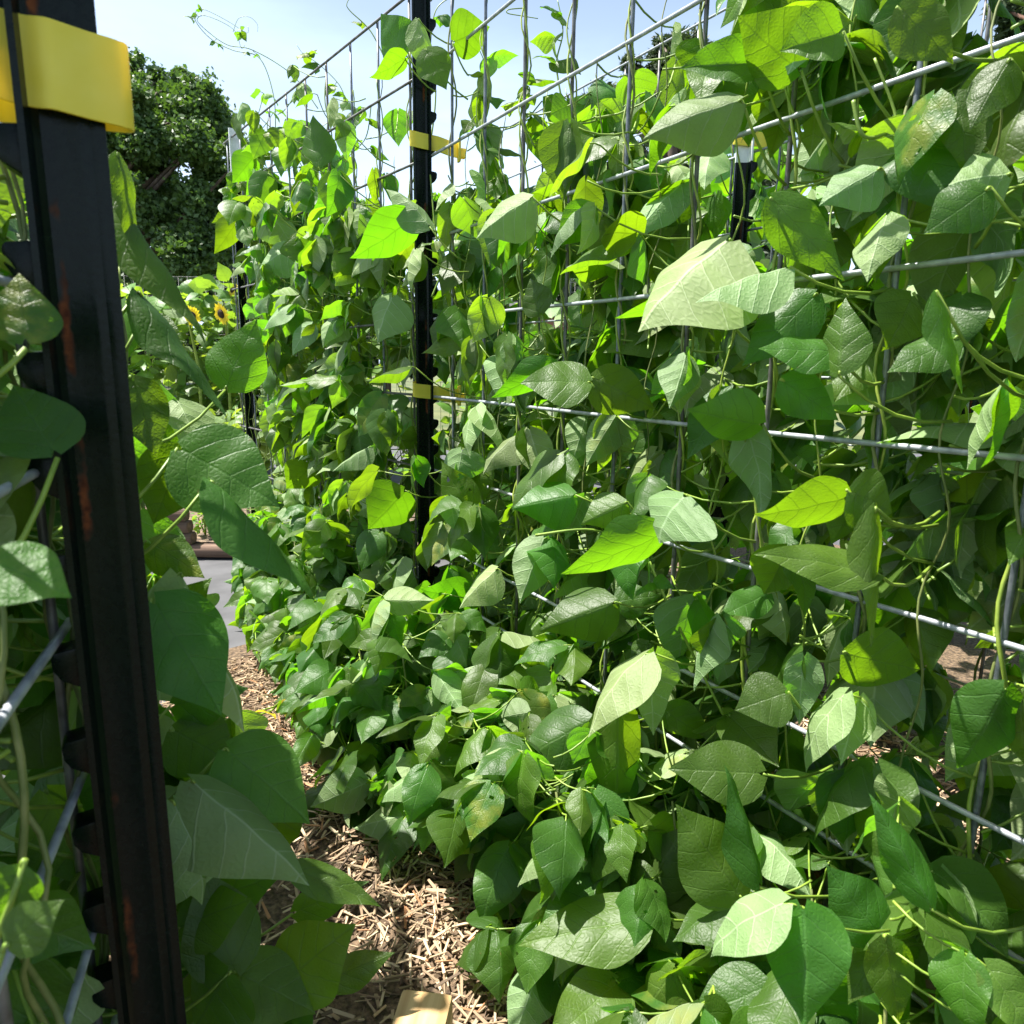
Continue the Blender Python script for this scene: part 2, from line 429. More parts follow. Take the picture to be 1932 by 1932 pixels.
WZ = [ZG + k * INCH for k in (0, 4, 8, 14, 20, 26, 32, 38, 44, 50)]
R1 = Plane(A1, D1)
sp = R1.s_of(R1.hit(812, 900))           # the black post's place along the panel
D1b = flat(ray(-84, 690))
R1b = Plane(R1.at(sp), D1b)
s_end = R1b.s_of(R1b.hit(452, 700))
# second and third rows, parallel behind the first
pd1 = R1.a.dot(R1.n)
R2 = Plane(R1.n * (pd1 * 0.21 / 0.104), D1)
R3 = Plane(R1.n * (pd1 * 3.05), D1)
DL = flat(ray(475, 688))
LPOST = P(99, 688, 0.375); LPOST.z = 0
L1 = Plane(LPOST - Vector((DL.y, -DL.x, 0)) * 0.012, DL)

def hit_s(pl, px, py=760): return pl.s_of(pl.hit(px, py))
S1 = (hit_s(R1, 1283) - hit_s(R1, 1658)) / 2
verts1 = [hit_s(R1, 1658) + S1 * k for k in range(-3, 12)]
verts1 = [s for s in verts1 if s < sp + .02]
verts1b = [S1 * (k + .55) * 1.05 for k in range(0, 12)]
verts1b = [s for s in verts1b if s < s_end + .02]
wr = random.Random(3)
def wire_pts(p0, p1, n, amp):
    out = []
    a, b = wr.uniform(-amp, amp), wr.uniform(-amp, amp)
    for i in range(n + 1):
        t = i / n
        w = math.sin(t * math.pi * 2 + a * 999) * a + math.sin(t * math.pi) * b
        out.append(p0.lerp(p1, t) + Vector((w * .6, w * .6, w)))
    return out
def panel(pl, s0, s1, verts, heights, name, label, mat='wire', rw=0.0027, both=0.0):
    o = empty(name, pl.at((s0 + s1) / 2, heights[0]))
    tag(o, label, 'wire trellis', 'wire trellis panels between the posts')
    b = o.location
    for z in heights:
        mb = MB(); mb.tube([p - b for p in wire_pts(pl.at(s0, z), pl.at(s1, z), 24, .0022)], rw, n=8)
        mb.build('horizontal_wire', M[mat], o)
    for s in verts:
        mb = MB(); mb.tube([p - b for p in wire_pts(pl.at(s, heights[0] - .012, .0046), pl.at(s, heights[-1] + .006, .0046), 10, .0015)], rw, n=8)
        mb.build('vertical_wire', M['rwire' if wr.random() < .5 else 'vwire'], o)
    return o
panel(R1, verts1[0] - .05, sp + .01, verts1, WZ, 'wire_panel', 'galvanised wire panel nearest on the right, ending at the slim black post')
panel(R1b, .03, s_end + .03, verts1b, WZ, 'wire_panel', 'farther wire panel beyond the black post, its top wires bare against the sky', mat='rwire')  # darker wire colour paints in the backlit look against the sky
w2 = [z + .05 for z in WZ]
s2a, s2b = hit_s(R2, 2150), hit_s(R2, 905)
verts2 = [s2a + .02 + S1 * k for k in range(0, 60) if s2a + S1 * k < s2b]
panel(R2, s2a, s2b, verts2, w2, 'wire_panel', 'wire panel of the middle row, tied to the post with a white top')
s3a, s3b = hit_s(R3, 2100), hit_s(R3, 1050)
verts3 = [s3a + .05 + S1 * 1.3 * k for k in range(0, 60) if s3a + S1 * 1.3 * k < s3b]
panel(R3, s3a, s3b, verts3, [z + .16 for z in WZ], 'wire_panel', 'wire panel of the hindmost row, seen only in gaps at the upper right')
# the left panel: wires four inches apart
def zl(px, py): return L1.hit(px, py).z
zl0 = zl(60, 896)
hl = [zl0 + k * .094 for k in range(-6, 2)]
sl_post = L1.s_of(LPOST)
vertsl = [sl_post + x for x in (-.50, -.37, -.25, -.125, .012)]
vinel_s = [sl_post + x for x in (-.16, -.08, .02, .10, .17)]
panel(L1, sl_post - .60, sl_post + .03, vertsl, hl, 'wire_panel', 'wire panel at the left edge behind the big dark post', rw=.0026)

# ------------------------------------------------------------------ posts
def t_profile(fh, ft, wl, wt, bulb):
    """T section: x along the web, flange at x=0 .. -ft, studs further to -x"""
    h = wt / 2
    return [(-ft, -fh), (-ft * .25, -fh), (0.001, -h - .003), (.004, -h), (wl * .55, -h), (wl * .62, -h - bulb * .8), (wl * .70, -h - bulb * .9), (wl - .007, -h - bulb * .1), (wl - .004, -h - bulb), (wl, -h - bulb * .6),
            (wl, h + bulb * .6), (wl - .004, h + bulb), (wl - .006, h), (.004, h), (0.001, h + .003), (-ft * .25, fh), (-ft, fh)]
def t_post(loc, web_dir, height, tip0, label, studs=(.05, 1.2, .053), fh=.018, wl=.032, scale=1.0, lean=0.0):
    o = empty('metal_post', loc)
    x = flat(web_dir); y = Vector((0, 0, 1)).cross(x)
    o.rotation_euler = Matrix((x, y, Vector((0, 0, 1)))).transposed().to_euler()
    tag(o, label, 'fence post', 'metal fence posts of the trellises')
    poly = t_profile(fh, .0042, wl, .0046, .0012)
    mb = MB(); mb.prism(poly, -.1, tip0)
    mb.build('post_body', M['post'], o, smooth=True, sharp=35)
    if tip0 < height:
        mb = MB(); mb.prism(poly, tip0, height); mb.build('post_tip', M['white'], o, smooth=True, sharp=35)
    z = studs[0]
    while z < studs[1]:
        mb = MB()
        # rounded cleat: steep upper edge, tapering below
        prof = [(-.0042, -.011), (-.0135, -.005), (-.0170, .001), (-.0175, .0085), (-.0155, .0115), (-.0042, .0128)]
        n = len(prof); wv = .0085
        vs = [(px_, -wv, z + pz) for px_, pz in prof] + [(px_, wv, z + pz) for px_, pz in prof]
        mb.add(vs, [(j, (j + 1) % n, n + (j + 1) % n, n + j) for j in range(n)] + [tuple(range(n - 1, -1, -1)), tuple(range(n, 2 * n))])
        mb.build('stud', M['post'], o, bevel=.0012, sharp=50)
        z += studs[2]
    return o
def view_frame(p):
    v = flat(p - CAMLOC); return v, Vector((v.y, -v.x, 0))          # forward, right
v_, r_ = view_frame(LPOST)
lw = r_ * math.cos(R(5)) - v_ * math.sin(R(5))
post_left = t_post(LPOST + r_ * .002, lw, 1.45, 1.45, 'big dark T-post close to the lens at left, streaked with rust', (.03, 1.40, .0535), fh=.017, wl=.0325)
PC = R1.at(sp, 0, -.016)
v_, r_ = view_frame(PC)
cw = -r_ * math.cos(R(14)) - v_ * math.sin(R(14))
ztip = P(808, 16, (PC - CAMLOC).dot(CR @ Vector((0, 0, -1)))).z
post_mid = t_post(PC + r_ * .014, cw, ztip + .12, ztip, 'slim black post in the middle carrying two yellow clips', (.03, ztip, .053), fh=.017, wl=.027)
def place_at(pl, px, off):
    p = pl.hit(px, 500) + pl.n * off; p.z = 0; return p
PB = place_at(R2, 1408, -.016)
v_, r_ = view_frame(PB)
zt2 = P(1410, 328, proj(PB + Vector((0, 0, .68)))[2]).z
t_post(PB, -r_ * math.cos(R(14)) - v_ * math.sin(R(14)), zt2 + .125, zt2, 'black post with a white top in the middle row, upper right of centre', (.03, zt2, .053), fh=.017, wl=.027)
PE = R1b.at(s_end - .06, 0, .02)
v_, r_ = view_frame(PE)
zt3 = P(494, 345, proj(PE + Vector((0, 0, .68)))[2]).z
t_post(PE, -r_ * math.cos(R(14)) - v_ * math.sin(R(14)), zt3 + .13, zt3, 'white-topped post half hidden in leaves at the far left end of the trellis', (.03, zt3, .053), fh=.017, wl=.027)
PR = place_at(R3, 1880, -.016)
v_, r_ = view_frame(PR)
zt4 = P(1880, 282, proj(PR + Vector((0, 0, .68)))[2]).z
t_post(PR, -r_ * math.cos(R(14)) - v_ * math.sin(R(14)), zt4 + .07, zt4, 'white-topped post of the hindmost row near the right edge', (.03, zt4, .053), fh=.017, wl=.027)

def band(mb, path, zc, h, th, tilt=None):
    """plastic strap following a horizontal path (x, y), with thickness"""
    n = len(path); pts = [Vector((*p, 0)) for p in path]
    vs = []
    for i, p in enumerate(pts):
        t = (pts[min(i + 1, n - 1)] - pts[max(i - 1, 0)]).normalized(); nn = Vector((t.y, -t.x, 0))
        dz, hh = (tilt(i / (n - 1)) if tilt else (0, 1))
        for s, z in ((1, -h / 2), (1, h / 2), (-1, h / 2), (-1, -h / 2)):
            vs.append(p + nn * (th / 2 * s) + Vector((0, 0, zc + dz + z * hh)))
    fs = []
    for i in range(n - 1):
        for j in range(4):
            fs.append((i * 4 + j, i * 4 + (j + 1) % 4, i * 4 + 4 + (j + 1) % 4, i * 4 + 4 + j))
    fs += [(3, 2, 1, 0), tuple((n - 1) * 4 + j for j in range(4))]
    mb.add(vs, fs)
def catmull(pts, k=6):
    out = []
    n = len(pts)
    for i in range(n - 1):
        p0, p1, p2, p3 = [Vector(pts[max(0, min(n - 1, i + q))]) for q in (-1, 0, 1, 2)]
        for j in range(k):
            t = j / k
            out.append(.5 * ((2 * p1) + (p2 - p0) * t + (2 * p0 - 5 * p1 + 4 * p2 - p3) * t * t + (3 * p1 - p0 - 3 * p2 + p3) * t ** 3))
    out.append(Vector(pts[-1])); return out
def clip_thing(post, zc, h, path, label, hook, tilt=None, bev=.0006):
    o = empty('post_clip', post.location + Vector((0, 0, 0)))
    o.rotation_euler = post.rotation_euler
    tag(o, label, 'insulator clip', 'yellow plastic clips on the posts')
    mb = MB(); band(mb, [tuple(p)[:2] for p in catmull([(*p, 0) for p in path], 5)], zc, h, .0022, tilt)
    mb.build('strap', M['yellow'], o, bevel=bev, sharp=45)
    mb = MB(); hook(mb, zc, h)
    mb.build('wire_hook', M['yellow'], o, bevel=.0008, sharp=45)
    return o
# left clip: local x along the web (to the right in view), y = left of that; camera side is the one facing the lens
side = -1 if (Matrix.Rotation(0, 3, 'Z') @ Vector((0, 0, 1)).cross(flat(lw))).dot(CAMLOC - LPOST) < 0 else 1
zc_l = P(125, 124, .345).z
def hk(mb, zc, h):
    mb.box((-.034, side * .012, zc - .004), .004, .010, h * .56)
    mb.box((-.026, side * .004, zc - h * .48), .010, .006, h * .10)
    mb.tube([(-.034, side * .02, zc - h * .5), (-.030, side * .012, zc - h * .62), (-.024, side * .004, zc - h * .60)], .004, .003)
clip_thing(post_left, zc_l, .040, [(-.040, side * .016), (-.026, side * .0155), (-.016, side * .0135), (-.007, side * .0085), (.002, side * .0075), (.011, side * .0115), (.018, side * .0110),
                                   (.028, side * .0085), (.040, side * .0065), (.0445, side * .002), (.0425, -side * .003), (.030, -side * .0055), (.010, -side * .007), (-.012, -side * .016), (-.032, -side * .012)],
           'large yellow plastic clip wrapped round the big dark post at top left', hk, tilt=lambda t: (.0035 - .010 * t if t < .6 else -.002, 1))
def mid_clip(post, zc, wire_dir, label, sidev, h=.028, ln=.062):
    s2 = sidev
    path = [(.020, -s2 * .008), (.030, -s2 * .006), (.0335, 0), (.031, s2 * .008), (.016, s2 * .0088), (-.004, s2 * .0095), (-.016, s2 * .0135), (-.028, s2 * .0125), (-.042, s2 * .009), (-ln, s2 * .006)]
    def hook(mb, zc, h):
        mb.box((-ln, s2 * .006, zc - .0135), .0022, .006, h * .72)
        mb.box((-ln - .007, s2 * .002, zc - .0165), .007, .007, h * .30)
        mb.tube([(-ln, s2 * .010, zc - .012 - h * .7), (-ln, s2 * .010, zc - .012 + h * .75)], .0032, n=8)
    return clip_thing(post, zc, h, path, label, hook, tilt=lambda t: (.004 - .0175 * t, 1))
sm = 1 if (Vector((0, 0, 1)).cross(flat(cw))).dot(CAMLOC - PC) > 0 else -1
zd = proj(PC + Vector((0, 0, .7)))[2]
mid_clip(post_mid, P(815, 288, zd).z, None, 'upper yellow clip on the black post, against the sky', sm)
mid_clip(post_mid, P(815, 735, zd).z, None, 'lower yellow clip on the black post, among the leaves', sm)
p2 = [o for o in COL.objects if o.name.startswith('metal_post')][2]
mid_clip(p2, P(1410, 284, proj(PB + Vector((0, 0, .7)))[2]).z, None, 'yellow clip on the white top of the middle row post', sm, ln=.04)

# ------------------------------------------------------------------ where leaves may be (measured outlines)
TOP1 = [(400, 470), (430, 300), (470, 240), (520, 190), (570, 200), (610, 290), (650, 350), (720, 375), (800, 390), (860, 370), (930, 330), (1000, 290), (1050, 250), (1090, 230), (1130, 190), (1250, 160), (1330, 90), (1400, -150), (2500, -300)]
TOP2 = [(800, 420), (960, 400), (1020, 400), (1060, 380), (1140, 350), (1250, 330), (1330, 200), (1420, 60), (1500, 10), (1700, 60), (1760, 120), (1830, 140), (1932, 150), (2300, 150)]
LEFT1 = [(0, 470), (250, 430), (420, 408), (470, 430), (560, 448), (700, 470), (900, 520), (980, 470), (1040, 448), (1100, 430), (1170, 440), (1230, 480), (1320, 530), (1400, 545), (1470, 560), (1932, 620)]
RIGHTL = [(0, -300), (225, -300), (232, 40), (300, 225), (380, 238), (480, 270), (560, 285), (650, 300), (740, 380), (860, 480), (940, 520), (1010, 480), (1060, 330), (1150, 400), (1350, 470), (1420, 500), (1520, 560), (1640, 610), (1700, 600), (1760, 640), (1840, 620), (1932, 590)]
PATH = [(520, 1545), (640, 1570), (700, 1640), (790, 1650), (820, 1720), (850, 1810), (800, 1890), (860, 1960), (560, 1960), (620, 1800), (610, 1690), (560, 1610)]
PATH2 = [(375, 1372), (520, 1360), (540, 1420), (560, 1450), (480, 1440), (400, 1400)]
def inside(poly, x, y):
    c = False; j = len(poly) - 1
    for i in range(len(poly)):
        (xi, yi), (xj, yj) = poly[i], poly[j]
        if (yi > y) != (yj > y) and x < (xj - xi) * (y - yi) / (yj - yi) + xi: c = not c
        j = i
    return c
WINDOW = [(312, 925), (445, 925), (445, 1185), (402, 1185), (378, 1062), (312, 1056)]
LINES = []
def keep_line(a, b, Z=None):
    n = max(2, int(math.dist(a, b) / 16))
    for i in range(n + 1):
        x, y = lerp(a[0], b[0], i / n), lerp(a[1], b[1], i / n)
        LINES.append((x, y, Z or proj(R1.hit(x, y))[2]))
def wire_line(k, x0, x1):
    pts = [proj(R1.at(R1.s_of(R1.hit(x, 700)), WZ[k])) for x in (x0, x1)]
    keep_line(pts[0][:2], pts[1][:2])
for k, x0, x1 in ((6, 900, 1480), (6, 1500, 1932), (5, 945, 1170), (5, 1600, 1932), (4, 870, 1290), (4, 1470, 1560), (4, 1640, 1932), (3, 1280, 1430), (3, 1680, 1932), (3, 1080, 1180), (2, 1270, 1480), (2, 1500, 1700), (2, 1760, 1932), (1, 1550, 1640), (1, 1700, 1850), (1, 1215, 1320), (0, 1410, 1580), (0, 1720, 1850), (7, 870, 1060), (8, 850, 1030)):
    wire_line(k, x0, x1)
keep_line((808, 340), (808, 400), 1.42); keep_line((808, 500), (808, 640), 1.42); keep_line((808, 690), (808, 830), 1.42); keep_line((808, 890), (808, 930), 1.42); keep_line((812, 1040), (812, 1100), 1.42); keep_line((814, 1240), (814, 1290), 1.42); keep_line((1408, 255), (1408, 445), 1.57); keep_line((1378, 950), (1374, 1065), 1.57)
KEEP = [(790, 1912, 62, 42), (1500, 1720, 40, 40), (1005, 590, 62, 35), (385, 590, 75, 75), (830, 300, 60, 40), (835, 735, 60, 28), (1407, 350, 22, 95)]

# ------------------------------------------------------------------ vines
HEROES = []          # (cx, cy, radius, depth) of the leaves placed by measurement
class Vine:
    def __init__(s, name, loc, label, group, cat='bean vine'):
        s.o = empty(name, loc); tag(s.o, label, cat, group); s.loc = Vector(loc); s.n = 0; s.nodes = []
    def stem(s, pts, r0, r1, mat='stem', name='stem'):
        mb = MB(); mb.tube([Vector(p) - s.loc for p in pts], r0, r1, n=6)
        return mb.build(name, M[mat], s.o)
    def leaf(s, origin, joint, leaflets, rp=.0017, name='leaf'):
        """a petiole from the stem to the joint carrying leaflets (mesh, 4x4 matrix, world base, yellow?)"""
        origin, joint = Vector(origin), Vector(joint)
        sag = Vector((0, 0, -.10 * (joint - origin).length))
        mb = MB()
        pts = [origin.lerp(joint, t) + sag * (4 * t * (1 - t)) - origin for t in (0, .25, .5, .75, 1)]
        mb.tube(pts, rp * 1.25, rp, n=5)
        for me, mx, base, yel in leaflets:
            bl = Vector(base) - origin
            jl = joint - origin
            if (bl - jl).length > .004: mb.tube([jl, jl.lerp(bl, .5) + Vector((0, 0, .001)), bl], rp * .9, rp * .8, n=5)
        lo = mb.build(name, M['petiole'], s.o, origin - s.loc)
        for me, mx, base, yel in leaflets:
            q = bpy.data.objects.new('leaflet', me); COL.objects.link(q); q.parent = lo
            m = mx.copy(); m.translation = Vector(base) - origin
            q.matrix_basis = m
            if yel:
                q.material_slots[0].link = 'OBJECT'; q.material_slots[0].material = M['yleaf']
            s.n += 1
        return lo

def helix(pl, s, z0, z1, rad, turns, ph, taper=0.0):
    pts = []
    n = max(8, int((z1 - z0) / .016))
    for i in range(n + 1):
        t = i / n; a = ph + turns * 2 * math.pi * t
        rr = rad * (1 + .35 * math.sin(t * 23 + ph))
        pts.append(pl.at(s + rr * math.cos(a), z0 + (z1 - z0) * t, .0046 + rr * math.sin(a)))
    return pts

def ok_leaf(zone, c, size, rnd, near_limit):
    x, y, z = proj(c)
    if z <= 0.12: return False
    rad = size * F / z * .5
    for kx, ky, rx, ry in KEEP:
        if (zone != 'L' or ky > 1800) and abs(x - kx) < rx + rad * .6 and abs(y - ky) < ry + rad * .6 and z < 2.4 and not (kx == 1407 and z > 1.56): return False
    if zone in '12B' and rnd.random() < .92:
        r2 = (rad * .62) ** 2
        for lx, ly, lz in LINES:
            if z < lz and (lx - x) ** 2 + (ly - y) ** 2 < r2: return False
    for hx, hy, hr, hz in HEROES:
        if z < hz + .015 and z > hz - .5 and (x - hx) ** 2 + (y - hy) ** 2 < (hr + rad * .55) ** 2: return False
    if zone == '1' or zone == 'B':
        if x < interp(y, LEFT1) + rad * .5: return False
        dt = interp(x, TOP1) - (y - rad * .5)
        if dt > 0: return rnd.random() < .5 * math.exp(-dt / 105) and size < .085
        if inside(PATH, x, y) or inside(PATH2, x, y): return rnd.random() < .06
        if inside(PATH, x - rad * .6, y) or inside(PATH, x, y + rad * .6): return rnd.random() < .45
    if zone == '2' or zone == '3':
        if y - rad * .4 < interp(x, TOP2): return rnd.random() < .05 and size < .06
        if x < 560: return False
    if zone == 'L':
        if inside(WINDOW, x + rad * .6, y) or inside(WINDOW, x, y - rad * .6) or inside(WINDOW, x, y + rad * .6): return False
        if z < .30: return False
        if z < .47 and x + rad > 40 + .09 * y and x - rad < 250 + .09 * y: return False
        if x + rad * .7 > interp(y, RIGHTL): return False
        if inside(PATH, x, y): return rnd.random() < .1
    return True

def random_leaflet(rnd, hd, droop, size, flip=.36, rollsd=34):
    t = hd * math.cos(droop) + Vector((0, 0, -math.sin(droop)))
    t.normalize()
    up = Vector((0, 0, 1))
    n = up - t * up.dot(t)
    n = n.normalized() if n.length > .05 else hd
    a = rnd.gauss(0, R(rollsd))
    if rnd.random() < flip: a += math.pi + rnd.gauss(0, .4)
    n = Matrix.Rotation(a, 3, t) @ n
    global LAST
    LAST = LEAFU if n.z < 0 else LEAF
    return t, n
def grow(v, pl, s, z0, z1, zone, rnd, nleaf, size=.088, front=.38, reach=.10, droop=(15, 72), yel=0.0, maxn=99, bias=None, flip=.38):
    """trifoliate leaves on alternating nodes up one wire"""
    tries = 0; made = 0
    while made < nleaf and tries < nleaf * 8 and v.n + 3 <= maxn:
        tries += 1
        t = (tries * .618034 + rnd.random() * .12) % 1.0
        z = z0 + (z1 - z0) * t
        sz = size * rnd.uniform(.72, 1.22) * (1 - .42 * max(0, (z - 1.02) / .45))
        origin = pl.at(s + rnd.uniform(-.006, .006), z, .0046)
        side_ = -1 if rnd.random() < front else 1
        az = rnd.gauss(0, R(48))
        hd = (pl.n * side_ * math.cos(az) + pl.d * math.sin(az))
        ln = reach * rnd.uniform(.45, 1.35)
        el = rnd.uniform(-.1, .8)
        joint = origin + hd * (ln * math.cos(el)) + Vector((0, 0, ln * math.sin(el)))
        if bias is not None and rnd.random() < .55: hd = (hd * .6 + bias * .9).normalized()
        lf = []
        base_dr = R(rnd.uniform(*droop))
        for k, ang in enumerate((0, 78, -78)):
            h2 = Matrix.Rotation(R(ang + rnd.gauss(0, 18)), 3, 'Z') @ hd
            h2 = Vector((h2.x, h2.y, 0)).normalized()
            dr = base_dr + R(rnd.gauss(0, 18)) + (R(6) if k else 0)
            szk = sz * (1.06 if k == 0 else .92) * rnd.uniform(.9, 1.1)
            tp, nn = random_leaflet(rnd, h2, dr, szk, flip)
            base = joint + (h2 * .014 + Vector((0, 0, .002)) if k == 0 else h2 * .003)
            if ok_leaf(zone, base + tp * szk * .45, szk, rnd, None):
                lf.append((rnd.choice(LAST), leaf_matrix(tp, nn, szk, rnd.uniform(.9, 1.08)), base, rnd.random() < yel))
        if len(lf) > 1 or (lf and rnd.random() < .4):
            v.leaf(origin, joint, lf, rp=.0010 + .006 * sz * .2)
            made += 1

vines1, vines1b, vinesL = [], [], []
ORD = ['first', 'second', 'third', 'fourth', 'fifth', 'sixth', 'seventh', 'eighth', 'ninth', 'tenth', 'eleventh', 'twelfth', 'thirteenth', 'fourteenth', 'fifteenth', 'sixteenth', 'seventeenth', 'eighteenth', 'nineteenth', 'twentieth']
G1 = 'bean vines climbing the near right trellis'
order1 = sorted(verts1, reverse=True)
for i, s in enumerate(order1):
    v = Vine('bean_vine', R1.at(s, .0, .006), 'pole bean vine twined up the %s upright wire right of the black post' % ORD[i], G1)
    v.s = s; vines1.append(v)
for i, s in enumerate(verts1b):
    v = Vine('bean_vine', R1b.at(s, .0, .006), 'pole bean vine on the %s upright wire left of the black post' % ORD[i], 'bean vines climbing the far left trellis')
    v.s = s; vines1b.append(v)
def between(i): return 'between the %s and %s uprights' % (ORD[i], ORD[i + 1])
for i, s in enumerate(order1[:-1]):
    s = s - S1 * .5
    v = Vine('bean_vine', R1.at(s, .0, .02), 'bean vine rambling %s right of the black post' % between(i), G1); v.s = s; vines1.append(v)
for i, s in enumerate(verts1b[:-1]):
    s = s + S1 * .5
    v = Vine('bean_vine', R1b.at(s, .0, .02), 'bean vine rambling %s left of the black post' % between(i), 'bean vines climbing the far left trellis'); v.s = s; vines1b.append(v)
for i, s in enumerate(vinel_s):
    v = Vine('bean_vine', L1.at(s, .0, .006), 'large-leaved bean vine of the left panel, %s' % ('%s stem left of the big dark post' % ORD[1 - i] if i < 2 else '%s stem right of the big dark post' % ORD[i - 2]), 'bean vines of the left panel by the big dark post')
    v.s = s; vinesL.append(v)

n1w, n1bw = len(order1), len(verts1b)
def add_hero(vlist, pl, base, tip, wpx, off=.09, dz=0.0, roll=0, tilt=None, under=False, mesh=None, Zb=None, yel=False, post_d=None):
    """a leaf measured in the photograph: base and tip pixels, width; off = how far in front of the panel"""
    if post_d is not None:
        k = (LPOST - Vector((CAMLOC.x, CAMLOC.y, 0))).dot(flat(LPOST)) / ray(*base).dot(flat(LPOST))
        Zb = k + post_d
    if Zb is None:
        pd = pl.a.dot(pl.n); Zb = proj(pl.hit(*base))[2] * (pd - off) / pd
    B = P(*base, Zb); T = P(*tip, Zb + dz)
    y = T - B; L = y.length
    y.normalize()
    vw = CAMLOC - (B + T) / 2; n = vw - y * vw.dot(y); n.normalize()
    if tilt is None: tilt = 32 if under else 12
    n1, n2 = Matrix.Rotation(R(abs(tilt) + abs(roll)), 3, y) @ n, Matrix.Rotation(-R(abs(tilt) + abs(roll)), 3, y) @ n
    n = n1 if (n1.z > n2.z) == (tilt > 0) else n2
    roll = abs(tilt) * .5 + abs(roll)
    if under: n = -n
    me = mesh or rng.choice(FLAT)
    if under: me = UNDER[(int(base[0]) + int(base[1])) % 3]
    if under: wpx *= 1.25
    wd = wpx / F * Zb / max(.35, math.cos(R(roll)))
    xs = [vv.co.x for vv in me.vertices]; ys = [vv.co.y for vv in me.vertices]
    mw, ml = max(xs) - min(xs), max(ys)
    size = L / ml
    mx = leaf_matrix(y, n, size, wd / (mw * size))
    z_t = B.z
    best = min([q for q in vlist if q.n < 40] or vlist, key=lambda q: (pl.at(q.s, 0) - Vector((B.x, B.y, 0))).length)
    origin = pl.at(best.s, z_t - rng.uniform(.01, .07), .0046)
    HEROES.append(((base[0] + tip[0]) / 2, (base[1] + tip[1]) / 2, (max(wpx, .8 * math.dist(base, tip))) * .30, Zb))
    best.leaf(origin, B - y * .004, [(me, mx, B, yel)], rp=.0013)

